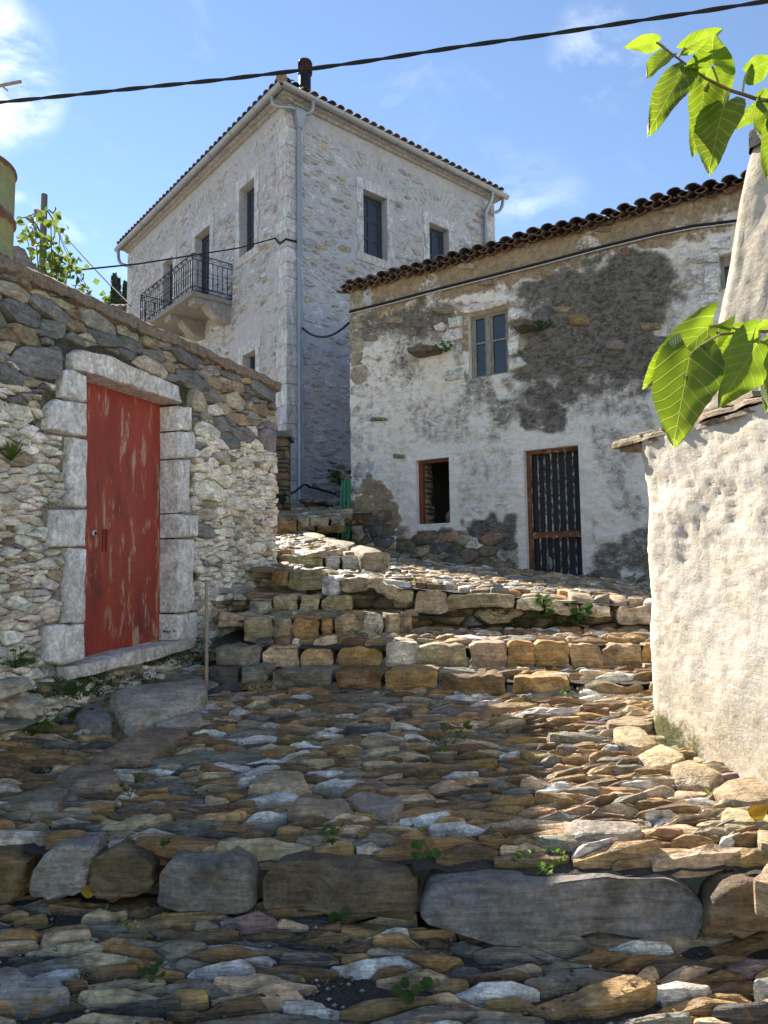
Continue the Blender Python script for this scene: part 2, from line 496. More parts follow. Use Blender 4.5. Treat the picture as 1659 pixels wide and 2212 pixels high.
M['timber'] = plain_mat('weathered_grey_timber', (0.27, 0.25, 0.21), 0.85, sc=18, var=0.45, bump=0.6, stretch=(6, 6, 0.7), second=(0.12, 0.10, 0.08), sfac=(0.5, 0.62), ssc=10)
M['redtimber'] = plain_mat('red_brown_painted_timber', (0.16, 0.045, 0.03), 0.7, sc=14, var=0.4, bump=0.4, stretch=(5, 5, 0.7), second=(0.28, 0.2, 0.15), sfac=(0.6, 0.66), ssc=12)
M['rustbar'] = plain_mat('flaking_white_paint_on_rust', (0.52, 0.46, 0.36), 0.7, sc=16, var=0.2, bump=0.5, stretch=(4, 4, 1), second=(0.07, 0.032, 0.022), sfac=(0.44, 0.50), ssc=11)
M['rust'] = plain_mat('rusted_iron', (0.17, 0.07, 0.035), 0.85, 0.2, sc=20, var=0.5, bump=0.5, second=(0.42, 0.30, 0.20), sfac=(0.55, 0.62), ssc=9)
M['screen'] = plain_mat('dark_mesh_screen', (0.022, 0.034, 0.045), 0.7, sc=3, var=0.25, bump=0.1)
M['glass'] = plain_mat('dusty_window_glass', (0.02, 0.028, 0.035), 0.05, sc=2, var=0.5, bump=0.0, spec=0.8)
M['dark'] = plain_mat('unlit_room_tone', (0.05, 0.045, 0.04), 0.95, sc=6, bump=0.2)
M['pole'] = plain_mat('grey_tarred_pole', (0.13, 0.115, 0.10), 0.9, sc=12, var=0.4, bump=0.4, stretch=(5, 5, 0.6))
M['stick'] = plain_mat('grey_wooden_stick', (0.30, 0.25, 0.19), 0.85, sc=20, var=0.35, bump=0.3, stretch=(4, 4, 0.6))
M['terracotta'] = plain_mat('terracotta', (0.33, 0.15, 0.09), 0.85, sc=20, var=0.25, bump=0.2)
M['plastic'] = plain_mat('crumpled_pale_plastic', (0.42, 0.45, 0.48), 0.35, sc=40, var=0.2, bump=0.6)
M['steel'] = plain_mat('dull_steel', (0.5, 0.5, 0.48), 0.4, 0.9, sc=30, bump=0.05)
M['bark'] = plain_mat('grey_bark', (0.13, 0.10, 0.075), 0.9, sc=20, var=0.4, bump=0.6)
M['cypress'] = plain_mat('cypress_foliage', (0.025, 0.045, 0.022), 0.9, sc=3, var=0.4, bump=0.0)
M['brickwall'] = plain_mat('far_brick_rubble', (0.24, 0.15, 0.11), 0.95, sc=4, var=0.5, bump=0.3)


def leafy(name, col, trans, usetint=False, veins=False):
    m, k, b, o = new_mat(name)
    pos = k.n('ShaderNodeNewGeometry').outputs['Position']
    n = k.noise(pos, 40, 5, 0.6); n2 = k.noise(pos, 9, 4, 0.5)
    c0 = k.n('ShaderNodeAttribute', attribute_name='tint').outputs['Color'] if usetint else None
    f = k.math('MULTIPLY', k.mrange(n, 0.3, 0.7, 0.86, 1.12, False), k.mrange(n2, 0.3, 0.7, 0.85, 1.15, False))
    cd_ = k.mix(1.0, c0 if c0 else col, f, 'MULTIPLY'); ct = k.mix(1.0, trans, f, 'MULTIPLY')
    oi = k.n('ShaderNodeObjectInfo'); rv = k.mrange(oi.outputs['Random'], 0, 1, 0.72, 1.15, False)
    cd_ = k.mix(1.0, cd_, rv, 'MULTIPLY'); ct = k.mix(1.0, ct, rv, 'MULTIPLY')
    h = n
    if veins:
        uv = k.n('ShaderNodeAttribute', attribute_name='leaf'); sp = k.n('ShaderNodeSeparateColor'); k.l(uv.outputs['Color'], sp.inputs[0])
        s_ = k.math('ABSOLUTE', k.math('SUBTRACT', sp.outputs[0], 0.5)); t_ = sp.outputs[1]
        mid = k.mrange(s_, 0.004, 0.013, 1, 0)
        q = k.math('FRACT', k.math('MULTIPLY', k.math('SUBTRACT', t_, k.math('MULTIPLY', s_, 0.75)), 7.0))
        side = k.mrange(k.math('ABSOLUTE', k.math('SUBTRACT', q, 0.5)), 0.03, 0.09, 1, 0)
        q2 = k.math('FRACT', k.math('MULTIPLY', k.math('ADD', t_, k.math('MULTIPLY', s_, 1.6)), 22.0))
        small = k.math('MULTIPLY', k.mrange(k.math('ABSOLUTE', k.math('SUBTRACT', q2, 0.5)), 0.05, 0.16, 1, 0), 0.3)
        v = k.math('MAXIMUM', k.math('MAXIMUM', mid, k.math('MULTIPLY', side, 0.75)), small)
        cd_ = k.mix(k.math('MULTIPLY', v, 0.6), cd_, (0.16, 0.22, 0.05)); ct = k.mix(k.math('MULTIPLY', v, 0.55), ct, (0.75, 0.78, 0.22))
        spots = k.math('MULTIPLY', k.mrange(k.noise(pos, 26, 3, 0.5), 0.70, 0.735), sp.outputs[2])
        cd_ = k.mix(spots, cd_, (0.05, 0.03, 0.01)); ct = k.mix(spots, ct, (0.10, 0.05, 0.01))
        h = k.math('SUBTRACT', k.math('MULTIPLY', n2, 0.8), v)
    k.nt.nodes.remove(b)
    df = k.n('ShaderNodeBsdfPrincipled'); df.inputs['Roughness'].default_value = 0.45; df.inputs['Specular IOR Level'].default_value = 0.35
    tr = k.n('ShaderNodeBsdfTranslucent'); k.l(cd_, df.inputs['Base Color']); k.l(ct, tr.inputs['Color'])
    bp = k.n('ShaderNodeBump'); bp.inputs['Strength'].default_value = 0.35; bp.inputs['Distance'].default_value = 0.004; k.l(h, bp.inputs['Height'])
    k.l(bp.outputs[0], df.inputs['Normal']); k.l(bp.outputs[0], tr.inputs['Normal'])
    mx = k.n('ShaderNodeMixShader'); mx.inputs[0].default_value = 0.5
    k.l(df.outputs[0], mx.inputs[1]); k.l(tr.outputs[0], mx.inputs[2]); k.l(mx.outputs[0], o.inputs[0])
    return m


M['mulberry'] = leafy('mulberry_leaf', (0.055, 0.11, 0.018), (0.29, 0.44, 0.012), veins=True)
M['twig'] = plain_mat('mulberry_twig', (0.16, 0.10, 0.06), 0.7, sc=40, bump=0.2)
M['petiole'] = plain_mat('pale_leaf_stalk', (0.30, 0.28, 0.09), 0.6, sc=40, bump=0.1)
M['vine'] = leafy('fig_leaf', (0.06, 0.11, 0.025), (0.22, 0.31, 0.05))
M['weed'] = leafy('weed_leaf', (0.045, 0.11, 0.02), (0.16, 0.30, 0.03))
M['moss'] = leafy('wall_moss', (0.05, 0.075, 0.015), (0.09, 0.13, 0.02), True)
M['grass'] = leafy('grass_blade', (0.10, 0.16, 0.03), (0.3, 0.4, 0.06))
M['deadleaf'] = leafy('yellow_dead_leaf', (0.45, 0.27, 0.02), (0.5, 0.3, 0.02))
# ------------------------------------------------------------------ zoomed measuring sheets -> 1659 x 2212 grid
def Z(ox, oy, s): return lambda x, y: ((ox + x / s) / 1.15732, (oy + y / s) / 1.15732)


za = Z(600, 1180, 2.5136); zb = Z(1200, 1180, 2.3042); zc = Z(600, 1780, 2.37); zd = Z(1220, 1780, 2.37)
ze = Z(680, 1080, 5.184); zf = Z(280, 560, 4.608); zg = Z(640, 0, 2.592); zh = Z(1280, 0, 2.592); zi = Z(1280, 640, 2.592)
zj = Z(0, 640, 2.304); zk = Z(1000, 740, 3.318); zl = Z(0, 280, 4.61); zm = Z(0, 1560, 2.592); zn = Z(0, 1780, 2.37); zq = Z(0, 1180, 2.304)


def ss(a, b, x):
    t = min(1, max(0, (x - a) / (b - a))); return t * t * (3 - 2 * t)


def proj(p):
    q = Vector(p) - CAM; dep = q.dot(_f)
    return 829.5 + q.dot(_r) / dep * FPX, 1106 - q.dot(_u) / dep * FPX


OC = (.25, .150, .056); BR = (.135, .082, .034); GR = (.145, .145, .14); GG = (.165, .16, .12); TN = (.38, .285, .175)
WH = (.50, .46, .40); OR = (.34, .20, .095); BL = (.05, .049, .047); PU = (.19, .125, .115); SG = (.15, .138, .11)

# ------------------------------------------------------------------ the ground
terr = MB(); N = 40
vs = []; fs = []
for j in range(N + 1):
    for i in range(N + 1):
        a = -1 + 2 * i / N; b = -1 + 2 * j / N
        x = a * abs(a) * 600; y = b * abs(b) * 600 + 10
        z = -0.9
        if y > 16: z += (min(y, 90) - 16) * 0.33 * ss(4, -6, x) + (min(y, 90) - 16) * 0.12 * (1 - ss(4, -6, x))
        if y < 1: z -= (1 - y) * 0.12
        z += fbm((x * .03, y * .03, 0)) * min(3, abs(y) * .02)
        vs.append(Vector((x, y, z)))
for j in range(N):
    for i in range(N): fs.append((j * (N + 1) + i, j * (N + 1) + i + 1, (j + 1) * (N + 1) + i + 1, (j + 1) * (N + 1) + i))
terr.add(vs, fs); mk('terrain', terr, M['earth'], kind='structure', label='dry earth hillside around the village')


def yk(x): return 2.985 - 0.12 * x
def yA(x): return 5.17 - 0.206 * x
def yB(x): return 5.51 - 0.047 * x
def xred(y): return -3.834 + 0.362 * y
def xshed(y): return 1.62 - 0.364 * (y - 4.25) if y < 4.25 else 2.7
def hlow(x, y): return EYE - 1.405 + (y - 3.0) * 0.17
def hmid(x, y):
    t = (y - yk(x)) / (yA(x) - yk(x))
    return EYE - 1.175 + 0.325 * t + 0.05 * max(0, x - .8) + 0.05 * max(0, -x - 1.2)
def hA(x, y): return EYE - 0.735
def hB(x, y): return EYE - 0.545 + 0.05 * ss(5.5, 6.1, y)
def hC(x, y): return EYE - 0.35
def hD(x, y): return EYE - 0.205
def hR(x, y): return EYE - 0.498 - 0.0837 * x + 0.0637 * y
def hF(x, y): return EYE + 0.195 + 0.159 * (y - 7.7)
def hG(x, y): return EYE + 0.76 + 0.15 * (y - 10)


def sheet(mb, x0, x1, y0, y1, hf, inside, step, drop=0.03, rough=0.012):
    nx = int((x1 - x0) / step) + 1; ny = int((y1 - y0) / step) + 1; idx = {}; vs = []; fs = []
    def vid(i, j):
        if (i, j) not in idx:
            x = x0 + i * step; y = y0 + j * step
            idx[(i, j)] = len(vs); vs.append(Vector((x, y, hf(x, y) - drop + rough * noise.noise((x * 9, y * 9, 3)) + 0.6 * rough * noise.noise((x * 31, y * 31, 5)))))
        return idx[(i, j)]
    for j in range(ny):
        for i in range(nx):
            if inside(x0 + (i + .5) * step, y0 + (j + .5) * step): fs.append((vid(i, j), vid(i + 1, j), vid(i + 1, j + 1), vid(i, j + 1)))
    mb.add(vs, fs)


def in_S1(x, y): return y < yk(x) + 0.15
def in_S2(x, y): return yk(x) + 0.05 < y < (yA(x) + 0.1 if x > -1.36 else 6.4) and x > xred(y) - 0.15
def in_A(x, y): return x > -1.40 and yA(x) + .02 < y < yB(x) + 0.12
def edgeE(x): return 6.75 - (x + .94) * .48 if x < .1 else 6.25 - (x - .1) * .143
def in_B(x, y): return x > -1.38 and yB(x) + .02 < y < edgeE(x) + .1
def in_C(x, y): return x > -1.22 and 5.75 + (x + 1.14) * .19 < y < edgeE(x) + .1
def in_D(x, y): return 6.38 < y < edgeE(x) + .12
LB = Frame((2.686, 9.77), (-0.848, 0.53))
def front_of_LB(x, y, m=0.0): return (Vector((x, y, 0)) - LB.o).dot(LB.n) > -m
def edgeF(y): return 0.06 - (y - 7.7) * 0.42
def in_R(x, y): return y > edgeE(x) and front_of_LB(x, y, .15) and not (y > 7.72 and x < edgeF(y) - .1)
def in_F(x, y): return y > 7.7 and x < edgeF(y) and y < 10.1
def in_G(x, y): return y > 10.0 and x < -0.5 + (y - 11.0) * .5 * (y > 11)


street = MB()
sheet(street, -3.4, 3.2, -2.0, 3.5, hlow, in_S1, 0.05, 0.03, 0.02)
sheet(street, -2.9, 2.9, 2.6, 6.5, hmid, in_S2, 0.05, 0.045, 0.02)
STREET = mk('street', street, M['dirt'], kind='structure', label='sloping street paved with rough split stones', base=(0, 3, EYE - 1.4))
stairs = MB()
sheet(stairs, -2.2, 2.9, 4.6, 5.9, hA, in_A, 0.06, 0.035)
sheet(stairs, -2.0, 2.9, 5.3, 6.9, hB, in_B, 0.06, 0.035)
sheet(stairs, -1.8, 0.6, 5.6, 7.0, hC, in_C, 0.06, 0.035)
sheet(stairs, -1.6, 0.3, 6.3, 7.0, hD, in_D, 0.06, 0.035)
STAIRS = mk('stairway', stairs, M['dirt'], kind='structure', label='short stone stairway climbing from the street', base=(0, 5.5, EYE - .7))
rampm = MB(); sheet(rampm, -1.8, 5.2, 5.7, 13.0, hR, in_R, 0.1, 0.03)
RAMP = mk('footpath', rampm, M['dirt'], kind='structure', label='cobbled footpath sloping along the old house', base=(1, 7, EYE - .2))
land = MB(); sheet(land, -2.6, 0.2, 7.6, 10.2, hF, in_F, 0.1, 0.03); sheet(land, -3.2, 0.7, 9.9, 16.5, hG, in_G, 0.15, 0.03)
LAND = mk('upper_path', land, M['dirt'], kind='structure', label='upper stone paved landing below the big house', base=(-.8, 8.5, EYE + .2))

# paving stones --------------------------------------------------------------
PAL_LOW = [(4.2, BR), (3.0, OC), (2.2, SG), (1.6, BL), (1.6, GG), (2.4, TN), (1.3, WH), (0.8, OR), (0.35, PU)]
PAL_MID = [(4.4, BR), (3.4, OC), (1.8, GG), (1.3, SG), (0.6, BL), (3.2, TN), (1.9, WH), (1.2, OR), (0.4, PU)]
PAL_UP = [(2.0, BR), (3.0, OC), (1.5, GG), (3.0, TN), (1.4, WH), (0.8, OR)]


def pave(seed, x0, x1, y0, y1, hf, inside, base, sx, pal, pr, n, tries=1200, tilt=0.16, slope=0.0, rings=RINGS, skip=None, classes=((2.0, 14), (1.5, 45), (1.1, 260), (0.85, 1200), (0.62, 2600), (.46, 2600)), flat=0.0):
    rnd = random.Random(seed); out = []
    P = scatter(rnd, x0, x1, y0, y1, base, sx, classes, tries, 0.80, inside)
    for q, poly in zip(P, power_cells(P, x0, x1, y0, y1, sx)):
        if poly is None: continue
        A, c = area_c(poly)
        if A < 3e-4 or A > 0.35: continue
        if skip and skip(*c): continue
        big = q[2]
        pp = rnd.uniform(*pr) * (1.15 if big > 0.08 else 0.9)
        cl = tuple(min(.62, q * 1.32) for q in pick(rnd, pal)); sd = rnd.random()
        ang = rnd.gauss(0, 0.08)
        lean = rnd.gauss(0.0, 0.10)

        def fn(mb, poly=poly, c=c, pp=pp, cl=cl, sd=sd, ang=ang, lean=lean):
            r2 = random.Random(sd); ca, sa = math.cos(ang), math.sin(ang)
            pl = [(c[0] + (u - c[0]) * ca - (v - c[1]) * sa, c[1] + (u - c[0]) * sa + (v - c[1]) * ca) for u, v in poly]
            mapf = lambda u, v, w: Vector((u, v + w * lean, hf(u, v) - 0.03 + w))
            return stone(mb, pl, mapf, pp, 0.05, r2, n, 0.010, r2.uniform(-.004, 0.004), 0.009, 0.005, tilt, rings, cl, 2, freq=15)
        out.append((A / (c[1] ** 2.4), fn))
    return out


def on_kerb(x, y): return yk(x) - .03 < y < yk(x) + .2
items = pave(11, -2.9, 2.6, 1.6, 3.2, hlow, lambda x, y: y < yk(x) + .01, 0.026, 5.2, PAL_LOW, (0.022, 0.07), 12, 1700, skip=lambda x, y: noise.noise((x * 3.1, y * 7, 9)) > .42)
def big_mid(x, y): return 0.022 + 0.014 * max(0, noise.noise((x * 1.5, y * 1.5, 0)))
items += pave(12, -2.7, 2.3, 2.8, 6.0, hmid, lambda x, y: yk(x) + .12 < y < (yA(x) - .03 if x > -1.4 else 6.0) and xred(y) + .06 < x < xshed(y) - .18, big_mid, 5.2, PAL_MID, (0.022, 0.068), 12, 2600, skip=lambda x, y: noise.noise((x * 2.3, y * 3, 4)) > .52)
lay(items, STREET, 'cobble', M['cobble'], 300, 'cobbles', 30)
# flat border slabs along the foot of the white shed, seen one by one
BORD = [((745, 80), (925, 75), (1020, 160), (890, 210), (745, 170)), ((870, 250), (1020, 180), (1165, 240), (1165, 275), (980, 300), (880, 265)),
        ((1080, 310), (1190, 270), (1410, 360), (1320, 405), (1110, 370)), ((1310, 420), (1400, 365), (1560, 375), (1680, 450), (1680, 520), (1560, 530), (1400, 500)),
        ((1370, 590), (1410, 545), (1700, 580), (1700, 650), (1560, 660), (1380, 630)), ((700, 45), (980, 0), (985, 60), (900, 80), (720, 70)),
        ((1390, 650), (1570, 670), (1560, 695), (1400, 680)), ((1585, 690), (1720, 680), (1720, 800), (1600, 770)), ((1560, 1000), (1640, 900), (1740, 890), (1740, 1040))]
rnd = random.Random(5)
for pl in BORD:
    pts = [on_h(*zd(*p), lambda x, y: hmid(x, y) + .035) for p in pl]; mb = MB()
    stone(mb, [(p.x, p.y) for p in pts], lambda u, v, w: Vector((u, v, hmid(u, v) - 0.03 + w)), 0.065, 0.05, rnd, 14, 0.014, 0.0, 0.010, 0.0, 0.03, RINGS, vary((.42, .32, .18), rnd), 1, freq=8)
    mk('border_slab', mb, M['cobble'], STREET)
SLABS = [(zn, ((530, 300), (690, 190), (860, 90), (1110, 90), (1120, 110), (1000, 190), (910, 240), (880, 265), (560, 300)), (.22, .17, .12)), (zn, ((910, 80), (960, 35), (1180, 0), (1210, 40), (1080, 75)), (.34, .30, .25)), (zn, ((280, 400), (370, 325), (650, 320), (720, 400), (600, 440), (330, 430)), (.27, .22, .17)),
         (zn, ((-60, 540), (110, 430), (270, 410), (410, 490), (330, 580), (60, 560)), (.22, .19, .15)), (zn, ((-40, 1500), (40, 1500), (420, 1640), (280, 1700), (-30, 1690)), (.27, .27, .25)), (zc, ((40, 440), (150, 345), (380, 350), (410, 440), (330, 480), (120, 440)), (.40, .31, .2)),
         (zc, ((610, 510), (700, 480), (950, 490), (980, 550), (890, 615), (720, 570)), (.23, .2, .17)), (zc, ((270, 590), (330, 515), (660, 520), (700, 590), (560, 610)), (.31, .25, .16)), (zd, ((380, 700), (480, 640), (900, 655), (920, 700), (700, 740), (420, 730)), (.3, .26, .2))]
for (zz, pl, cl) in SLABS:
    hf = hlow if zz is zn and pl[0][1] > 1400 else hmid
    pts = [on_h(*zz(*p), lambda x, y: hf(x, y) + .035) for p in pl]; mb = MB()
    stone(mb, [(p.x, p.y) for p in pts], lambda u, v, w, hf=hf: Vector((u, v, hf(u, v) - 0.03 + w)), 0.075, 0.05, rnd, 16, 0.015, 0.0, 0.010, 0.0, 0.05, RINGS, vary(cl, rnd), 1, freq=8)
    mk('paving_slab', mb, M['cobble'], STREET)

up = pave(21, -2.2, 2.6, 4.7, 5.7, hA, lambda x, y: x > -1.36 and yA(x) + .22 < y < yB(x) - .01, 0.034, 2.8, PAL_MID, (.03, .06), 10, 500)
up += pave(22, -2.1, 2.7, 5.4, 6.5, hB, lambda x, y: x > -1.34 and yB(x) + .2 < y < (5.72 + (x + 1.14) * .19 if x < .24 else edgeE(x) - .05), 0.034, 2.8, PAL_MID, (.03, .06), 10, 500)
up += pave(23, -1.8, 0.3, 5.8, 6.5, hC, lambda x, y: x > -1.2 and 5.75 + (x + 1.14) * .19 + .22 < y < 6.36, 0.034, 2.8, PAL_MID, (.03, .06), 10, 300)
up += pave(24, -1.4, 0.0, 6.4, 6.9, hD, lambda x, y: 6.6 < y < edgeE(x) - .02, 0.034, 2.8, PAL_MID, (.03, .06), 10, 300)
lay(up, STAIRS, 'cobble', M['cobble'], 300, 'cobbles')
ramp_items = pave(31, -1.3, 4.4, 5.9, 12.0, hR, lambda x, y: y > edgeE(x) + .2 and front_of_LB(x, y, -.05) and not (y > 7.65 and x < edgeF(y) + .02), 0.048, 1.3, PAL_UP + [(2, SG)], (.03, .075), 9, 1500, classes=((1.9, 30), (1.2, 200), (1.0, 1500), (.8, 2500), (.6, 2500)))
lay(ramp_items, RAMP, 'cobble', M['cobble'], 300, 'cobbles')
li = pave(32, -1.5, .1, 7.7, 10.0, hF, lambda x, y: 7.9 < y < 9.97 and x < edgeF(y) - .32, 0.04, 2.4, PAL_UP, (.03, .065), 9, 500)
li += pave(33, -2.2, -.5, 10.3, 12.6, hG, lambda x, y: x < -.62, 0.05, 2.2, PAL_UP + [(3, SG)], (.03, .065), 9, 500)
lay(li, LAND, 'cobble', M['cobble'], 300, 'cobbles')


gr = MB(); r2 = random.Random(17)
for k_ in range(7000):
    x = r2.uniform(-2, 2); y = r2.uniform(1.9, 5.0); hf = hlow if y < yk(x) else hmid
    if yk(x) - .03 < y < yk(x) + .14 or y > yA(x) - .1 or x < xred(y) or x > xshed(y): continue
    s_ = r2.uniform(.004, .011); p = Vector((x, y, hf(x, y) - .018 + r2.uniform(-.004, .008))); q = r2.random()
    gr.add([p + Vector((s_ * r2.uniform(.7, 1.4), 0, 0)), p + Vector((0, s_, 0)), p - Vector((s_ * r2.uniform(.7, 1.3), 0, 0)), p - Vector((0, s_, 0)), p + Vector((0, 0, s_ * .7)), p - Vector((0, 0, s_))], [(0, 1, 4), (1, 2, 4), (2, 3, 4), (3, 0, 4), (1, 0, 5), (2, 1, 5), (3, 2, 5), (0, 3, 5)], vary(r2.choice([(.10, .095, .09), (.06, .058, .055), (.2, .18, .15), (.4, .37, .33)]), r2))
mk('gravel', gr, M['cobble'], STREET, kind='stuff', flat=True)

# ------------------------------------------------------------------ rows of step stones
def px_poly(fr, pts, w=0.0): return [fr.px(*p, w) for p in pts]


def four(rnd, x0, x1, y0, y1, j=0.17):
    W = x1 - x0; H = y1 - y0
    q = lambda: rnd.uniform(0, j)
    return [(x0 + W * q() * .6, y1 - H * q() * .5), (x0 + W * q() * .4, y0 + H * (q() + .12)), (x0 + W * (.06 + q()), y0 + H * q() * .6), (x0 + W * .5, y0 + H * q() * .5),
            (x1 - W * (.06 + q()), y0 + H * q() * .6), (x1 - W * q() * .4, y0 + H * (.12 + q())), (x1 - W * q() * .6, y1 - H * q() * .5), (x0 + W * .5, y1 + H * .02)]


def row(fr, zz, lst, parent, name, mat, seed, back=0.3, p=0.03, n=28, under=0.025, bev=0.03, bul=0.012, rough=0.022, tint_gain=1.4):  # last argument scales the tint of every stone in the row
    rnd = random.Random(seed)
    for e in lst:
        if isinstance(e[0], (tuple, list)): pts, cl, f = [zz(*q) for q in e[0]], e[1], 2
        else:
            x0, x1, y0, y1, cl = e
            a = zz(x0, y0); b = zz(x1, y1); pts = four(rnd, a[0], b[0], a[1], b[1]); f = 3
        pl = px_poly(fr, pts)
        zlo = min(q[1] for q in pl); zhi = max(q[1] for q in pl)
        pl = [(q[0], q[1] - (under if q[1] < zlo + .25 * (zhi - zlo) else 0)) for q in pl]
        bk = back * rnd.uniform(.85, 1.15)
        mb = MB()
        stone(mb, pl, lambda u, v, w: fr.P(u, v, w), p * rnd.uniform(.4, 1.5), bk, rnd, n, bev * rnd.uniform(.5, 1.1), bul * rnd.uniform(-.6, 1.2), rough, 0.002, 0.22, RING2, vary(tuple(min(.62, q * tint_gain) for q in cl), rnd, .16), f + 1, freq=6, jit=.09)
        mk(name, mb, mat, parent)


FK = Frame((-1.7, yk(-1.7)), (3.2, yk(1.5) - yk(-1.7)))
idt = lambda x, y: (x, y)
row(FK, idt, [(-60, 57, 1838, 1918, BR), (((66, 1905), (74, 1870), (95, 1838), (150, 1822), (192, 1820), (200, 1845), (193, 1905), (170, 1915)), (.24, .235, .2)), (((190, 1905), (196, 1855), (255, 1822), (318, 1852), (333, 1870), (325, 1900), (250, 1915)), (.10, .075, .035)),
              (((337, 1930), (345, 1890), (372, 1846), (420, 1854), (490, 1852), (505, 1840), (545, 1860), (556, 1890), (548, 1935), (470, 1950), (440, 1950)), (.17, .175, .15)),
              (((567, 1932), (573, 1895), (604, 1862), (690, 1862), (781, 1868), (877, 1888), (901, 1906), (905, 1935), (894, 1965), (744, 1955), (628, 1945)), (.115, .09, .06)),
              (((905, 1965), (910, 1935), (930, 1892), (1054, 1892), (1196, 1903), (1330, 1900), (1455, 1904), (1492, 1924), (1532, 1965), (1500, 2005), (1400, 2000), (1309, 1990), (1182, 2005), (1054, 1982)), (.155, .16, .145)),
              (((1520, 1995), (1534, 1940), (1570, 1905), (1700, 1900), (1750, 1930), (1750, 1990)), (.12, .085, .05))], STREET, 'kerb_stone', M['kerb'], 3, 0.14, 0.03, 30, 0.05, 0.022, 0.006, .026, 1.0)
FA = Frame((-1.35, yA(-1.35)), (3.15, yA(1.8) - yA(-1.35)))
row(FA, za, [(-205, -8, 1218, 1312, BL), (0, 175, 1215, 1305, SG), (205, 590, 1235, 1325, SG), (595, 892, 1240, 1345, BR), (895, 1250, 1235, 1345, OC), (1268, 1560, 1255, 1400, BR)], STAIRS, 'step_stone', M['step'], 4)
row(FA, zb, [(-10, 150, 1165, 1300, BR), (160, 530, 1180, 1312, OC), (528, 962, 1215, 1338, (.15, .11, .055)), (968, 1080, 1215, 1342, OC)], STAIRS, 'step_stone', M['step'], 5)
FB = Frame((-1.4, yB(-1.4)), (3.4, yB(2) - yB(-1.4)))
row(FB, za, [(-168, 150, 1086, 1215, GG), (138, 380, 1092, 1212, TN), (375, 597, 1103, 1240, OR), (598, 905, 1100, 1246, OC), (900, 1142, 1072, 1230, (.38, .33, .27)), (1110, 1422, 1072, 1200, (.28, .22, .14)), (1432, 1680, 1060, 1198, (.26, .17, .12))], STAIRS, 'step_stone', M['step'], 6)
row(FB, zb, [(148, 325, 975, 1104, OC), (312, 522, 960, 1106, OC), (512, 700, 985, 1106, (.32, .22, .12)), (692, 938, 985, 1106, (.25, .18, .10)), (932, 1080, 985, 1090, OC)], STAIRS, 'step_stone', M['step'], 7)
FC = Frame((-1.14, 5.75), (1.38, .265))
row(FC, za, [(22, 208, 900, 1052, (.22, .18, .11)), (206, 326, 905, 1060, (.24, .2, .12)), (330, 506, 912, 1064, OC), (508, 586, 912, 1056, OC), (594, 776, 885, 1052, (.30, .22, .12)), (768, 910, 885, 1040, (.40, .36, .29)), (902, 1006, 880, 1016, (.36, .28, .17)), (1000, 1078, 872, 1002, (.32, .25, .15))], STAIRS, 'step_stone', M['step'], 8)
FD = Frame((-1.25, 6.40), (1.2, -.06))
row(FD, za, [(60, 205, 790, 885, (.38, .33, .25)), (200, 366, 770, 882, TN), (368, 506, 775, 864, (.36, .29, .18)), (506, 714, 772, 868, (.33, .26, .14))], STAIRS, 'step_stone', M['step'], 9)
FE1 = Frame((-.94, edgeE(-.94)), (1.04, edgeE(.1) - edgeE(-.94))); FE2 = Frame((.1, edgeE(.1)), (2.1, edgeE(2.2) - edgeE(.1)))
row(FE1, za, [(200, 310, 610, 700, OC), (300, 522, 612, 722, (.24, .19, .10)), (506, 632, 640, 756, WH), (634, 812, 655, 738, (.34, .28, .17))], RAMP, 'coping_stone', M['step'], 10, 0.3, 0.02)
row(FE2, za, [(((800, 700), (880, 690), (1000, 725), (1092, 745), (1080, 795), (1000, 808), (900, 775), (800, 720)), (.36, .29, .17)), (1088, 1312, 740, 868, (.26, .21, .14))], RAMP, 'coping_stone', M['step'], 12, 0.32, 0.02)
row(FE2, zb, [(-198, 206, 697, 772, (.24, .19, .11)), (205, 364, 720, 784, (.42, .36, .27)), (366, 573, 733, 802, (.42, .36, .26)), (573, 764, 755, 818, (.40, .33, .23)), (764, 1080, 772, 862, (.40, .33, .23))], RAMP, 'coping_stone', M['step'], 13, 0.32, 0.03)
FF = Frame((-1.3, 7.75), (1.36, -.07))
row(FF, za, [(120, 245, 515, 690, (.22, .17, .09)), (240, 532, 513, 618, (.28, .24, .11)), (528, 632, 525, 606, (.38, .35, .32)), (640, 776, 520, 608, (.40, .37, .31)), (776, 943, 503, 594, (.36, .29, .19))], LAND, 'step_stone', M['step'], 14, 0.3, 0.02)
FG = Frame((-1.9, 10.0), (1, 0))
row(FG, ze, [(-60, 345, 1118, 1292, OC), (325, 482, 1112, 1215, (.32, .26, .17)), (486, 745, 1108, 1208, (.24, .2, .14)), (745, 950, 1090, 1190, (.16, .15, .13)), (330, 560, 1205, 1260, BR), (560, 800, 1200, 1290, BR), (780, 960, 1180, 1280, BR)], LAND, 'step_stone', M['step'], 15, 0.35, 0.02)
# long flat slabs on the outer edge of the landing
for pl, cl in ((((240, 1268), (430, 1270), (705, 1350), (640, 1390), (420, 1330)), (.30, .25, .17)), (((640, 1385), (720, 1358), (1110, 1465), (1000, 1505), (820, 1455)), (.30, .24, .15)), (((1000, 1505), (1120, 1468), (1400, 1530), (1450, 1560), (1150, 1580)), (.32, .25, .15)), (((360, 1400), (590, 1368), (660, 1385), (420, 1425)), (.22, .21, .19))):
    pts = [on_h(*ze(*p), lambda x, y: hF(x, y) + .03) for p in pl]; mb = MB()
    stone(mb, [(p.x, p.y) for p in pts], lambda u, v, w: Vector((u, v, hF(u, v) - 0.04 + w)), 0.08, 0.2, rnd, 14, 0.03, 0.004, 0.012, 0.0, 0.02, RING2, vary(cl, rnd), 1, freq=5)
    mk('edge_slab', mb, M['step'], LAND)


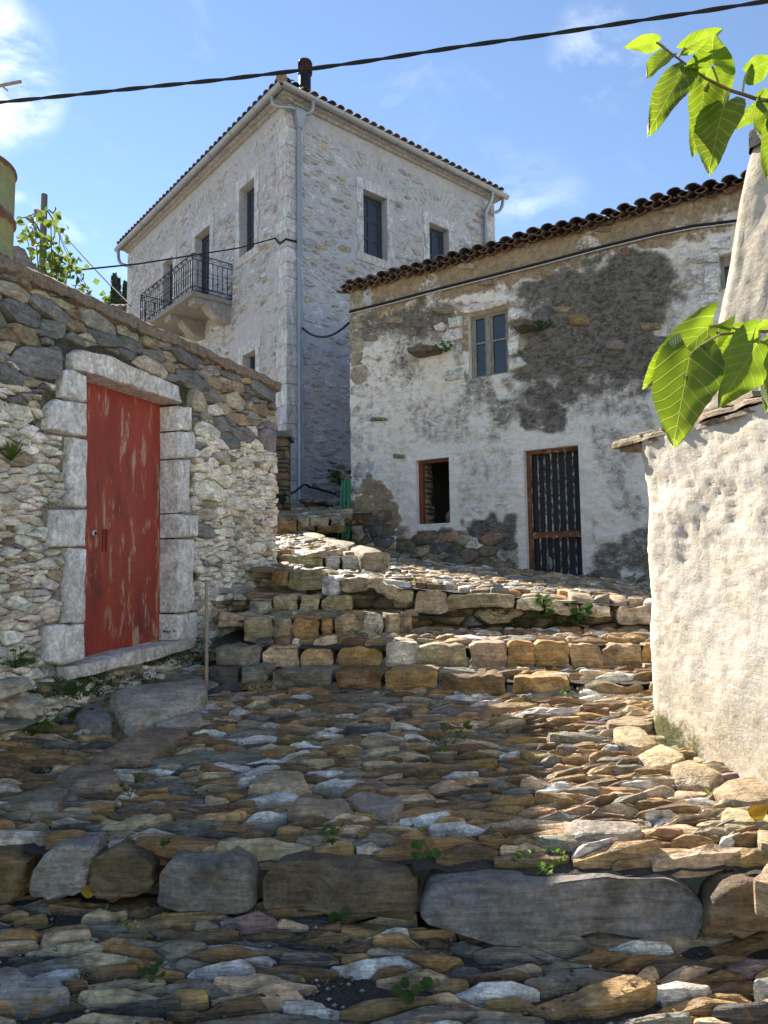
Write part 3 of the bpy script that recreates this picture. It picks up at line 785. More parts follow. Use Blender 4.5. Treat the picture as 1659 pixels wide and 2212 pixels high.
# ------------------------------------------------------------------ sheets of wall
def wall_sheet(name, fr, u0, u1, z0, z1, step, openings, disp, mat, parent, maskf=None, reveal=0.3, zpx=None, label=None, keep=None, fade=0.06):
    def lines(a, b, extra):
        n = max(1, int(round((b - a) / step))); L = [a + (b - a) * i / n for i in range(n + 1)]
        for e in extra:
            if a < e < b:
                k = min(range(len(L)), key=lambda i: abs(L[i] - e))
                if 0 < k < len(L) - 1: L[k] = e
        return L
    us = lines(u0, u1, [x for o in openings for x in (o[0], o[2])]); zs = lines(z0, z1, [x for o in openings for x in (o[1], o[3])])
    mb = MB(); msk = []; idx = {}
    def vid(i, j):
        if (i, j) in idx: return idx[(i, j)]
        u, z = us[i], zs[j]; d = 1.0
        for o in openings:
            dx = max(o[0] - u, 0, u - o[2]); dz = max(o[1] - z, 0, z - o[3]); d = min(d, math.hypot(dx, dz) / fade)
        q = disp(u, z) * min(1, d)
        idx[(i, j)] = len(mb.v); mb.v.append(fr.P(u, z, q)); mb.c.append((.5, .5, .5)); msk.append(maskf(u, z) if maskf else (0, 0, 0))
        return idx[(i, j)]
    for j in range(len(zs) - 1):
        for i in range(len(us) - 1):
            cu = (us[i] + us[i + 1]) / 2; cz = (zs[j] + zs[j + 1]) / 2
            if any(o[0] < cu < o[2] and o[1] < cz < o[3] for o in openings): continue
            if keep and not keep(cu, cz): continue
            mb.f.append((vid(i, j), vid(i + 1, j), vid(i + 1, j + 1), vid(i, j + 1)))
    for o in openings:
        for (a, b) in (((o[0], o[1]), (o[0], o[3])), ((o[0], o[3]), (o[2], o[3])), ((o[2], o[3]), (o[2], o[1])), ((o[2], o[1]), (o[0], o[1]))):
            s = len(mb.v)
            for (q, w) in ((a, 0), (b, 0), (b, -reveal), (a, -reveal)):
                mb.v.append(fr.P(q[0], q[1], w)); mb.c.append((.5, .5, .5)); msk.append((0, 0, 0))
            mb.f.append((s, s + 1, s + 2, s + 3))
    return mk(name, mb, mat, parent, label=label, attrs={'mask': msk}, ang=60)


def px_rect(fr, x0, y0, x1, y1, w=0.0):
    """opening from its two lower/upper pixel corners, each measured at mid height / mid width"""
    a = fr.px(x0, (y0 + y1) / 2, w)[0]; b = fr.px(x1, (y0 + y1) / 2, w)[0]
    t = fr.px((x0 + x1) / 2, y0, w)[1]; o = fr.px((x0 + x1) / 2, y1, w)[1]
    return (min(a, b), o, max(a, b), t)


# ------------------------------------------------------------------ the garden wall with the red door
RW = Frame((-2.07, 4.9), (0.34, 0.94))
GW = empty('stone_wall', RW.P(1.0, EYE - 1.2), 'tall rubble garden wall with a red door and concrete coping', 'wall')
U1 = RW.px(599, 1050)[0]; U0 = -2.2
ZB = EYE - 1.3
ca_, cb_ = RW.px(0, 578), RW.px(578, 830)
def wtop(u): return ca_[1] + (cb_[1] - ca_[1]) * (u - ca_[0]) / (cb_[0] - ca_[0])
blocks = [  # jamb stones, lintel and sill, outlines on the measuring grid
    ((128, 800), (150, 797), (182, 812), (182, 870), (160, 868), (128, 858)), ((98, 880), (118, 862), (182, 872), (182, 946), (135, 938), (98, 928)),
    ((146, 943), (182, 949), (181, 1098), (143, 1094)), ((110, 1100), (181, 1100), (179, 1182), (108, 1182)), ((141, 1183), (179, 1183), (177, 1346), (137, 1347)), ((97, 1350), (177, 1347), (176, 1425), (130, 1438), (95, 1430)),
    ((377, 876), (408, 880), (410, 930), (378, 930)), ((378, 932), (412, 932), (418, 948), (416, 990), (378, 990)), ((378, 992), (404, 992), (404, 1108), (378, 1108)), ((378, 1110), (424, 1112), (422, 1160), (378, 1162)), ((378, 1164), (412, 1164), (414, 1310), (400, 1325), (378, 1324)), ((377, 1326), (421, 1322), (421, 1378), (376, 1384))]
LIN = ((150, 797), (149, 765), (165, 755), (230, 770), (320, 810), (378, 835), (384, 872), (300, 845), (182, 808))
SILL = (((130, 1442), (177, 1432), (300, 1400), (302, 1430), (230, 1448), (132, 1470)), ((303, 1400), (414, 1376), (416, 1394), (380, 1408), (304, 1430)))
def bbox(pts, m=0.012):
    q = px_poly(RW, pts); return (min(a[0] for a in q) - m, min(a[1] for a in q) - m, max(a[0] for a in q) + m, max(a[1] for a in q) + m)
du0 = RW.px(182, 1100)[0]; du1 = RW.px(378, 1100)[0]; dz0 = RW.px(260, 1412)[1]; dz1 = RW.px(280, 842)[1]
DOOR = (du0, dz0, du1, dz1)
avoidr = [DOOR] + [bbox(b) for b in blocks] + [bbox(s) for s in SILL]
lp = px_poly(RW, LIN)
lw = [(bbox(LIN)[0] + (bbox(LIN)[2] - bbox(LIN)[0]) * i / 5, 0, bbox(LIN)[0] + (bbox(LIN)[2] - bbox(LIN)[0]) * (i + 1) / 5, 0) for i in range(5)]
avoidr += [(bbox(LIN)[0], bbox(LIN)[1], bbox(LIN)[2], bbox(LIN)[3])]
def grey_at(u, z): return ss(EYE + .95, EYE + 1.6, z + .3 * noise.noise((u * 1.4, z * 1.4, 2)))
def joint_mat():
    m, k, b, o = new_mat('lime_and_moss_joints')
    at = k.n('ShaderNodeAttribute', attribute_name='mask'); sp = k.n('ShaderNodeSeparateColor'); k.l(at.outputs['Color'], sp.inputs[0])
    pos = k.n('ShaderNodeNewGeometry').outputs['Position']; n1 = k.noise(pos, 6, 9, .7); n2 = k.noise(pos, 35, 6, .7)
    c = k.mix(sp.outputs[1], (.085, .075, .058), (.36, .32, .25)); c = k.mix(k.mrange(n1, .50, .60), c, (.06, .065, .025)); c = k.mix(1.0, c, k.mrange(n2, .3, .7, .55, 1.4, False), 'MULTIPLY')
    k.l(c, b.inputs['Base Color']); b.inputs['Roughness'].default_value = .95; set_bump(k, b, n2, 1.0, .03); return m
M['jointmix'] = joint_mat()
WT = 0.55
wall_sheet('wall_core', RW.shift(-0.035), U0, U1 - 0.03, ZB, wtop(U1) + .02, 0.05, [(DOOR[0] - .06, DOOR[1] - .05, DOOR[2] + .06, DOOR[3] + .06)], lambda u, z: 0.02 * fbm((u * 5, z * 5, 1)), M['jointmix'], GW, lambda u, z: (0, 1 - grey_at(u, z), 0), 0.5, keep=lambda u, z: z < wtop(u) - .02)
mb = MB()
mb.prism([(U0, ZB), (DOOR[0] - .3, ZB), (DOOR[0] - .3, wtop(DOOR[0]) - .03), (U0, wtop(U0) - .03)], lambda u, v, w: RW.P(u, v, w), -WT, -.12)
mb.prism([(DOOR[2] + .3, ZB), (U1 - .06, ZB), (U1 - .06, wtop(U1) - .03), (DOOR[2] + .3, wtop(DOOR[2]) - .03)], lambda u, v, w: RW.P(u, v, w), -WT, -.12)
mk('wall_back', mb, M['mossdirt'], GW, flat=True)
rnd = random.Random(71)
def wbase(u, z):
    g = grey_at(u, z)
    return 0.044 + 0.018 * g + 0.02 * noise.noise((u * 2, z * 2, 7)) - 0.014 * ss(0.4, -.6, u) * (1 - g)
P = scatter(rnd, U0, U1, ZB, wtop(U1), wbase, 2.5, ((1.8, 30), (1.4, 80), (1.1, 240), (0.8, 900), (0.55, 2500), (0.4, 3500)), 1500, .8)
items = []
for q, poly in zip(P, power_cells(P, U0, U1 + .02, ZB, wtop(U1) + .1, 2.5, 24, 3.2)):
    if not poly: continue
    poly = clip_poly(poly, -(wtop(1) - wtop(0)), 1, wtop(0) - .01)
    if len(poly) < 3: continue
    A, c = area_c(poly); poly = avoid(poly, c, avoidr)
    if not poly: continue
    A, c = area_c(poly)
    if A < 6e-4: continue
    g = grey_at(*c) > rnd.uniform(.15, .85)
    if g: cl = pick(rnd, [(5, (.20, .197, .19)), (2.4, (.29, .28, .26)), (2, (.30, .235, .15)), (1.4, (.42, .37, .28))])
    else: cl = pick(rnd, [(5.5, (.72, .66, .55)), (1.8, (.58, .52, .42)), (.8, (.38, .30, .20)), (.6, (.30, .285, .26)), (3, (.76, .71, .61))])
    big = math.sqrt(A); sd = rnd.random()
    rot = rnd.gauss(0, .08)
    def fn(mb, poly=poly, c=c, cl=cl, sd=sd, big=big, rot=rot):
        r2 = random.Random(sd); ca2, sa2 = math.cos(rot), math.sin(rot)
        pl = [(c[0] + (u - c[0]) * ca2 - (v - c[1]) * sa2, c[1] + (u - c[0]) * sa2 + (v - c[1]) * ca2) for u, v in poly]
        endd = c[0] > U1 - .2
        return stone(mb, pl, lambda u, v, w: RW.P(u, v, w - .03), r2.uniform(.02, .05) + .10 * max(0, big - .1), 0.34 if endd else .07, r2, 12, 0.012, r2.uniform(-.006, .012), 0.012, 0.002, .25, RINGS, cl, 3, freq=12)
    pt = RW.P(c[0], c[1]); vis = 1 if proj(pt)[0] > -30 else .02
    items.append((A / pt.y ** 2 * vis, fn))
lay(items, GW, 'wall_stone', M['wall_stone'], 300, 'small_wall_stones')
# squared stones round the door
for i, bpts in enumerate(blocks):
    mb = MB(); pl = px_poly(RW, bpts)
    stone(mb, pl, lambda u, v, w: RW.P(u, v, w), 0.035, .33, rnd, 20, .012, .0, .006, .003, .01, RING2, vary((.64, .615, .57), rnd, .06, .01), 0, False, jit=.012, freq=14)
    mk('jamb_stone', mb, M['dressed'], GW)
mb = MB(); stone(mb, lp, lambda u, v, w: RW.P(u, v, w), .05, .36, rnd, 26, .015, 0, .008, .0, .0, RING2, (.60, .56, .51), 0, False, jit=.01, freq=10)
mk('lintel', mb, M['dressed'], GW)
for s in SILL:
    mb = MB(); stone(mb, px_poly(RW, s), lambda u, v, w: RW.P(u, v, w), .06, .4, rnd, 18, .015, 0, .008, .0, .0, RING2, (.56, .515, .46), 0, False, jit=.012, freq=10)
    mk('door_sill', mb, M['dressed'], GW)
# coping: short poured lengths with broken lower edges
n = 9
for i in range(n):
    a = U0 + (U1 + .02 - U0) * i / n; b = U0 + (U1 + .02 - U0) * (i + 1) / n - .004
    mb = MB(); K = 14
    vs = []; fs = []
    sec = [(-WT - .02, -.045), (-WT - .02, .07), (-.25, .085), (.025, .07), (.045, .045), (.04, -.02), (.0, -.03)]
    for k in range(K + 1):
        u = a + (b - a) * k / K
        for m_, (w_, h_) in enumerate(sec):
            j = .012 * noise.noise((u * 6, m_ * 3.1, 0)) + .008 * noise.noise((u * 23, m_ * 5.1, 4))
            vs.append(RW.P(u, wtop(u) + h_ + j * (2.4 if m_ in (5, 6) else .7), w_ + j))
    L = len(sec)
    for k in range(K):
        for m_ in range(L): fs.append((k * L + m_, k * L + (m_ + 1) % L, (k + 1) * L + (m_ + 1) % L, (k + 1) * L + m_))
    fs.append(tuple(range(L - 1, -1, -1))); fs.append(tuple(range(K * L, K * L + L)))
    mb.add(vs, fs); mk('coping_length', mb, M['concrete'], GW, ang=50)

# the red door
def red_paint():
    m, k, b, o = new_mat('scraped_red_door_paint')
    pos = k.n('ShaderNodeNewGeometry').outputs['Position']; vp = k.scaled(pos, (1, 1, .22))
    n1 = k.noise(vp, 6, 6, .6); n2 = k.noise(vp, 13, 9, .72, .2); n3 = k.noise(k.scaled(pos, (1, 1, .5)), 3.6, 6, .6)
    c = k.mix(k.mrange(n1, .3, .7), (.27, .029, .016), (.37, .055, .025))
    c = k.mix(k.math('MULTIPLY', k.mrange(n3, .56, .68), .65), c, (.12, .026, .018))
    zone = k.mrange(k.noise(pos, 1.9, 3, .5), .40, .58)
    c = k.mix(k.math('MULTIPLY', k.math('MULTIPLY', k.mrange(n2, .53, .60), zone), .9), c, (.46, .31, .20))
    k.l(c, b.inputs['Base Color']); b.inputs['Roughness'].default_value = .5
    set_bump(k, b, k.noise(vp, 30, 6, .6), .15, .006)
    return m
M['red'] = red_paint()
M['reddark'] = plain_mat('dark_red_frame_paint', (.27, .042, .026), .55, sc=9, var=.25, bump=.15, stretch=(3, 3, .6))
DW = -.15
DR = MB(); du = du1 - du0
strip = du0 + .085
DR.box(RW.P((strip + .006 + du1 + .1) / 2, (dz0 + dz1) / 2 + .05, DW - .02), RW.d * ((du1 + .1 - strip - .006) / 2), RW.n * .02, Vector((0, 0, (dz1 - dz0) / 2 + .09)))
DOORO = mk('door', DR, M['red'], GW, label='scraped red metal door with bare patches', flat=True)
mb = MB(); mb.box(RW.P(strip - .14, (dz0 + dz1) / 2 + .05, DW - .012), RW.d * .14, RW.n * .022, Vector((0, 0, (dz1 - dz0) / 2 + .09)))
mk('door_frame', mb, M['reddark'], DOORO, flat=True)
DWF = RW.shift(DW)
mb = MB(); ku, kz = DWF.px(202, 1152)
for rr, w_ in ((.026, .0), (.026, .008), (.018, .012), (.012, .012), (.012, .004)):
    pass
mb.tube([RW.P(ku, kz, DW), RW.P(ku, kz, DW + .012), RW.P(ku, kz, DW + .016)], [.027, .026, .018], 20)
KH = mk('lock_plate', mb, M['steel'], DOORO)
mb = MB(); mb.tube([RW.P(ku, kz, DW + .010), RW.P(ku, kz, DW + .022)], [.011, .010], 14); mk('keyhole', mb, M['iron'], DOORO)
hu, hz = DWF.px(226, 1167)
mb = MB(); mb.box(RW.P(hu, hz, DW + .003), RW.d * .024, RW.n * .004, Vector((0, 0, .085))); mb.box(RW.P(hu + .012, hz, DW + .010), RW.d * .010, RW.n * .008, Vector((0, 0, .08)))
mk('handle', mb, M['reddark'], DOORO)

# slabs lying at the foot of the wall, each one its own
def slab(name, zz, pl, z, th, label, cat, cl, mat, seed, n=24, p=.02, bev=.03):
    r2 = random.Random(seed); pts = [on_h(*zz(*q), lambda x, y: z) for q in pl]; mb = MB()
    stone(mb, [(q.x, q.y) for q in pts], lambda u, v, w: Vector((u, v, z - th + w)), th, .25, r2, n, bev, .004, .014, 0, .0, RING2, cl, 1, freq=7)
    return mk(name, mb, mat, label=label, cat=cat)


M['doorslab'] = stone_mat('lichen_crusted_slab', 0.85, (4, 4, 20), lich=0.9, lichcol=(0.62, 0.59, 0.52), contrast=0.35, dark=(0.5, (0.10, 0.09, 0.065)), moss=0.3)
slab('stone_slab', zm, ((695, 455), (760, 425), (980, 385), (1320, 352), (1345, 395), (1355, 420), (1200, 465), (960, 500), (800, 512)), EYE - .79, .15, 'thick grey slab with white lichen lying before the red door', 'slab', (.34, .31, .25), M['doorslab'], 41, 34, .02, .02)
slab('stone_slab', zm, ((1060, 350), (1240, 305), (1420, 300), (1508, 335), (1420, 372), (1330, 375), (1200, 365)), EYE - .80, .08, 'thin grey slab wedged between door slab and lowest step', 'slab', (.29, .26, .19), M['old_stone'], 42)
slab('boulder', zm, ((465, 590), (520, 470), (690, 450), (720, 520), (735, 610), (640, 625), (540, 610)), EYE - .88, .14, 'dark grey boulder tucked beside the thick door slab', 'rock', (.22, .21, .19), M['old_stone'], 43, 16, .03, .06)
FWB = RW.shift(.08)
def lump(zz, pts, label, cl, seed, back=.25, p=.08):
    r2 = random.Random(seed); mb = MB()
    stone(mb, px_poly(FWB, [zz(*q) for q in pts]), lambda u, v, w: FWB.P(u, v, w), p, back, r2, 20, .05, .04, .018, 0, .1, RING2, cl, 3, freq=6)
    mk('base_stone', mb, M['wall_stone'], GW, label=label)
lump(zm, ((-60, 500), (-50, 380), (130, 342), (205, 380), (150, 455), (30, 495)), 'large cream foundation stone', (.46, .40, .31), 51)
lump(zm, ((95, 560), (110, 480), (265, 455), (275, 520), (210, 600), (130, 628)), 'cream foundation block with a dark hollow beside it', (.48, .43, .34), 52)
lump(zm, ((-80, 690), (-60, 640), (240, 595), (235, 610), (100, 690), (-60, 735)), 'long grey foundation slab', (.20, .19, .15), 53)
# ------------------------------------------------------------------ plaster with masks
def plaster_mat(name, white, dark1, dark2, beige, bumpd=.02, k1=2.0, speck=.55):
    m, k, b, o = new_mat(name)
    at = k.n('ShaderNodeAttribute', attribute_name='mask'); sp = k.n('ShaderNodeSeparateColor'); k.l(at.outputs['Color'], sp.inputs[0])
    pos = k.n('ShaderNodeNewGeometry').outputs['Position']
    n1 = k.noise(k.scaled(pos, (1, 1, 1.7)), 7, 14, .82, .3); n2 = k.noise(pos, 14, 10, .75); n3 = k.noise(pos, 55, 8, .7); n4 = k.noise(k.scaled(pos, (1, 1, 2.2)), 6, 9, .7, 1.2)
    n5 = k.noise(k.scaled(pos, (1, 1, .35)), 9, 8, .75)
    nn = k.math('ADD', k.math('MULTIPLY', n1, .5), k.math('ADD', k.math('MULTIPLY', n2, .3), k.math('MULTIPLY', n5, .2)))
    def cut(ch, soft=.12, amp=k1): return k.mrange(k.math('ADD', sp.outputs[ch], k.math('MULTIPLY', k.math('SUBTRACT', nn, .5), amp)), .5 - soft, .5 + soft)
    c = k.mix(k.mrange(n4, .35, .68), white, tuple(x * y for x, y in zip(white, (.86, .80, .70))))
    c = k.mix(k.math('MULTIPLY', k.mrange(k.noise(pos, 22, 12, .8, .6), .53, .63), speck), c, tuple(x * .45 for x in white))
    c = k.mix(cut(1), c, k.mix(k.mrange(n2, .4, .62), beige, tuple(x * .62 for x in beige)))
    dk = k.mix(k.mrange(k.math('ADD', k.math('MULTIPLY', n2, .5), k.math('MULTIPLY', n4, .5)), .40, .60), dark1, dark2)
    dk = k.mix(k.math('MULTIPLY', k.mrange(k.noise(pos, 27, 4, .6), .63, .70), .5), dk, (.34, .32, .28))
    c = k.mix(cut(0, .2), c, dk)
    c = k.mix(cut(2, .1), c, k.mix(k.mrange(n3, .4, .6), (.085, .10, .03), (.16, .15, .07)))
    k.l(c, b.inputs['Base Color']); b.inputs['Roughness'].default_value = .95; b.inputs['Specular IOR Level'].default_value = .2
    set_bump(k, b, k.math('ADD', k.math('MULTIPLY', n2, 1.1), k.math('ADD', k.math('MULTIPLY', n3, .3), k.math('MULTIPLY', n4, .7))), .8, bumpd)
    return m


M['oldplaster'] = plaster_mat('lichen_stained_whitewash', (.80, .765, .71), (.058, .053, .047), (.205, .18, .147), (.37, .28, .18))
M['shedplaster'] = plaster_mat('lumpy_white_limewash', (.72, .675, .595), (.27, .235, .18), (.42, .37, .29), (.66, .56, .40), .012, 1.3, .18)
M['greyplaster'] = plaster_mat('flaking_beige_limewash', (.62, .565, .47), (.28, .25, .19), (.40, .34, .26), (.46, .39, .30), .02, 1.2, .3)

# ------------------------------------------------------------------ the old house with the barred door
def boxmask(px, py, x0, y0, x1, y1, s=35): return ss(x0 - s, x0 + s, px) * (1 - ss(x1 - s, x1 + s, px)) * ss(y0 - s, y0 + s, py) * (1 - ss(y1 - s, y1 + s, py))
def cabley(px): return 676 - (px - 760) * 0.233


def lbmask(u, z):
    x, y = proj(LB.P(u, z))
    x0_, y0_ = x, y
    x += 90 * noise.noise((u * 1.6, z * 1.6, 21)) + 34 * noise.noise((u * 5, z * 5, 22)); y += 80 * noise.noise((u * 1.6, z * 1.6, 31)) + 30 * noise.noise((u * 5, z * 6, 32))
    d = .86 * boxmask(x, y, 1105, 500, 1470, 860, 85)
    d = max(d, .66 * boxmask(x, y, 690, 590, 1120, 780, 60), .56 * boxmask(x, y, 740, 520, 1500, 800, 60), .80 * boxmask(x, y, 1125, 780, 1215, 960, 40), .56 * boxmask(x, y, 1010, 815, 1170, 930, 35), .47 * boxmask(x, y, 860, 850, 1080, 960, 40))
    d = max(d, .50 * boxmask(x, y, 1210, 830, 1400, 930, 40), .47 * boxmask(x, y, 1290, 930, 1400, 1130, 35), .36 * boxmask(x, y, 740, 780, 1400, 1100, 30), .85 * boxmask(x, y, 985, 1120, 1130, 1300, 20), .62 * boxmask(x, y, 1260, 1130, 1420, 1300, 25), .8 * boxmask(x, y, 740, 1150, 1000, 1300, 18), .5 * boxmask(x, y, 960, 600, 1140, 665, 20))
    d = max(d, .44 * boxmask(x, y, 1450, 480, 1560, 720, 25), .40 * boxmask(x, y, 960, 960, 1130, 1120, 30))
    for (a, b, c, e) in ((885, 968, 985, 1140), (1115, 940, 1275, 1235), (985, 640, 1110, 700), (965, 700, 1012, 800)):
        d *= 1 - .75 * boxmask(x0_, y0_, a, b, c, e, 12)
    g = .80 * ss(-50, 40, cabley(x) - y) * (1 - .2 * ss(1400, 1500, x))
    g = max(g, .62 * boxmask(x, y, 740, 640, 1120, 745, 25), .75 * boxmask(x, y, 740, 1050, 860, 1300, 22), .4 * boxmask(x, y, 740, 740, 900, 860, 30))
    return (d * (1 - .75 * ss(-40, 50, cabley(x) - y)), g, .42 * ss(1195, 1250, y))


OH = empty('old_house', LB.P(1, EYE - .2), 'old two storey stone house with stained whitewash and barred door', 'house')
eave_l = LB.px(757, 628); eave_r = LB.px(1585, 408)
ZE = (eave_l[1] + eave_r[1]) / 2
LU0, LU1 = -2.9, LB.px(758, 900)[0]
win_u = px_rect(LB, 1012, 672, 1098, 812); win_s = px_rect(LB, 899, 991, 971, 1131); door_l = px_rect(LB, 1134, 967, 1254, 1245); win_r = px_rect(LB, 1553, 541, 1640, 618)


def lbdisp(u, z):
    p = (u, z, 3.3)
    s = noise.noise((u * 2.6, z * 5.5, 1.7)); t = noise.noise((u * 7, z * 13, 4.1)); q = fbm((u * 14, z * 20, 9), 3)
    return .030 * max(-.4, s) + .018 * t + .010 * q + .02 * noise.noise((u * .7, z * .7, 5))


wall_sheet('wall', LB, LU0, LU1, EYE - .8, ZE + .02, .034, [win_u, win_s, door_l, win_r], lbdisp, M['oldplaster'], OH, lbmask, .34)
DEP = 5.2
mb = MB()
for (a, b) in (((LU1 - .02, 0), (LU1 - .02, -DEP)), ((LU1 - .02, -DEP), (LU0, -DEP)), ((LU0, -DEP), (LU0, 0))):
    p0 = LB.P(a[0], 0, a[1]); p1 = LB.P(b[0], 0, b[1]); n = 30
    for i in range(n): pass
    nrm = (p1 - p0).cross(Vector((0, 0, 1))).normalized()
    cen = LB.P((LU0 + LU1) / 2, 0, -DEP / 2)
    if nrm.dot(cen - p0) < 0: nrm = -nrm
    mid = (p0 + p1) / 2 + Vector((0, 0, (EYE - .8 + ZE) / 2)) + nrm * .22
    mb.box(mid, (p1 - p0) / 2, nrm * .2, Vector((0, 0, (ZE - EYE + .8) / 2)))
mk('side_wall', mb, M['mortar'], OH, flat=True)
# ragged plaster corner: exposed corner stones
mb = MB(); rnd = random.Random(61); z = EYE - .6; it = []
while z < ZE - .2:
    h = rnd.uniform(.16, .34)
    def fn(mb, z=z, h=h, cl=vary((.52, .49, .44) if z < EYE + 3.1 else (.30, .25, .18), rnd), sd=rnd.random()):
        r2 = random.Random(sd); wd = r2.uniform(.18, .34)
        return stone(mb, [(LU1 - wd, z), (LU1 + .015, z), (LU1 + .015, z + h), (LU1 - wd, z + h)], lambda u, v, w: LB.P(u, v, w), .015, .3, r2, 14, .03, .01, .02, .006, .05, RING2, cl, 1, freq=7)
    it.append((h, fn)); z += h
lay(it, OH, 'corner_stone', M['old_stone'])
# rubble showing at the foot
rnd = random.Random(62); it = []
def lbase(u, z): return .055
P = scatter(rnd, -.9, LU1, EYE - .75, EYE + 1.0, lbase, 1.7, (1.8, 1.3, 1, .75), 700, .8)
for q, poly in zip(P, power_cells(P, -.9, LU1, EYE - .75, EYE + 1.0, 1.7)):
    if not poly: continue
    A, c = area_c(poly); x, y = proj(LB.P(*c)); lim = (1130 - 12 * noise.noise((c[0] * 3, 0, 0)) * 3 if x < 1125 else 1252)
    patch = x < 885 and y > 1045 and noise.noise((c[0] * 3.3, c[1] * 3.3, 8)) > .05
    if not ((y > lim + 22 and x < 1128) or (x > 1262 and y > 1240) or patch): continue
    poly = avoid(poly, c, [tuple(a + b for a, b in zip(r, (-.12, -.10, .12, .1))) for r in (win_s, door_l)])
    if not poly: continue
    cl = pick(rnd, [(3, (.13, .10, .07)), (2.5, (.24, .19, .13)), (2, (.34, .29, .22)), (2, (.10, .095, .085)), (1, (.42, .39, .33)), (.6, (.27, .16, .10))]); sd = rnd.random()
    def fn(mb, poly=poly, cl=cl, sd=sd):
        r2 = random.Random(sd)
        return stone(mb, poly, lambda u, v, w: LB.P(u, v, w), r2.uniform(.008, .045), .08, r2, 11, .016, .004, .016, .004, .2, RINGS, tuple(min(.6, 1.35 * q) for q in cl), 2, freq=10)
    it.append((A, fn))
lay(it, OH, 'wall_stone', M['old_stone'], 300)
# bare stones showing through the blackened plaster
for (x, y, w_, h_, cl) in ((1250, 690, 50, 26, (.22, .15, .075)), (1215, 668, 44, 14, (.24, .18, .09)), (1400, 640, 60, 20, (.16, .15, .12)), (1405, 705, 52, 20, (.20, .16, .09)), (1330, 745, 46, 22, (.20, .17, .13)), (1430, 735, 64, 20, (.16, .15, .13)), (1265, 785, 40, 18, (.22, .2, .18)), (1300, 640, 30, 24, (.12, .11, .10)), (1350, 545, 26, 18, (.20, .11, .07)),
                       (1180, 590, 40, 14, (.28, .2, .12)), (1050, 610, 34, 16, (.25, .19, .12)), (905, 640, 30, 12, (.24, .18, .11)), (960, 670, 50, 16, (.22, .18, .12)), (850, 690, 46, 18, (.24, .2, .14)), (800, 730, 40, 14, (.2, .17, .13)), (1420, 800, 46, 18, (.17, .15, .11)), (820, 905, 40, 10, (.2, .16, .11)), (860, 985, 30, 10, (.24, .2, .15)), (1080, 905, 36, 10, (.22, .2, .18)),
                       (880, 590, 40, 12, (.3, .23, .15)), (1010, 575, 44, 14, (.3, .25, .18)), (1130, 530, 40, 14, (.2, .17, .13)), (1300, 495, 44, 14, (.24, .19, .13)), (1440, 455, 40, 14, (.26, .2, .14))):
    mb = MB(); pl = [LB.px(*q) for q in four(rnd, x - w_ / 2, x + w_ / 2, y - h_ / 2, y + h_ / 2, .3)]
    stone(mb, pl, lambda u, v, w: LB.P(u, v, w), .034, .06, rnd, 12, .012, .004, .01, 0, .1, RING2, cl, 1, freq=12)
    mk('wall_stone', mb, M['old_stone'], OH)
# jutting ledge stones beside the upper window
for pts in (((106, 470), (130, 455), (290, 425), (345, 440), (350, 480), (180, 520), (112, 495)), ((950, 265), (1010, 230), (1090, 218), (1165, 240), (1172, 290), (1010, 320), (970, 290))):
    mb = MB(); pl = [LB.px(*zk(*q)) for q in pts]
    stone(mb, pl, lambda u, v, w: LB.P(u, v, w), .28, .1, rnd, 16, .03, .0, .015, 0, .0, RING2, (.12, .10, .07), 1, freq=9)
    mk('ledge_stone', mb, M['old_stone'], OH)
# whitewashed blocks round the upper window
for pts in (((472, 95), (880, 20), (905, 45), (880, 75), (560, 150), (490, 130)), ((395, 185), (520, 168), (525, 240), (410, 265)), ((350, 315), (420, 280), (522, 262), (520, 350), (400, 395), (355, 370)), ((445, 405), (520, 375), (530, 560), (470, 575), (442, 500)), ((360, 640), (525, 590), (530, 690), (380, 705)), ((895, 110), (960, 100), (1060, 140), (1060, 165), (975, 200), (897, 218)), ((898, 240), (985, 225), (1000, 310), (975, 480), (900, 500)), ((900, 520), (1000, 500), (1060, 570), (1000, 600), (900, 638)), ((280, 250), (360, 215), (385, 250), (360, 290), (300, 290))):
    mb = MB(); stone(mb, [LB.px(*zk(*q)) for q in pts], lambda u, v, w: LB.P(u, v, w), .035, .1, rnd, 16, .015, .004, .012, 0, .03, RING2, vary((.56, .53, .48), rnd, .1), 1, freq=9)
    mk('surround_stone', mb, M['old_stone'], OH)


def obox(mb, fr, u0, u1, z0, z1, w0, w1, col=None):
    mb.box(fr.P((u0 + u1) / 2, (z0 + z1) / 2, (w0 + w1) / 2), fr.d * ((u1 - u0) / 2), fr.n * ((w1 - w0) / 2), Vector((0, 0, (z1 - z0) / 2)), col)


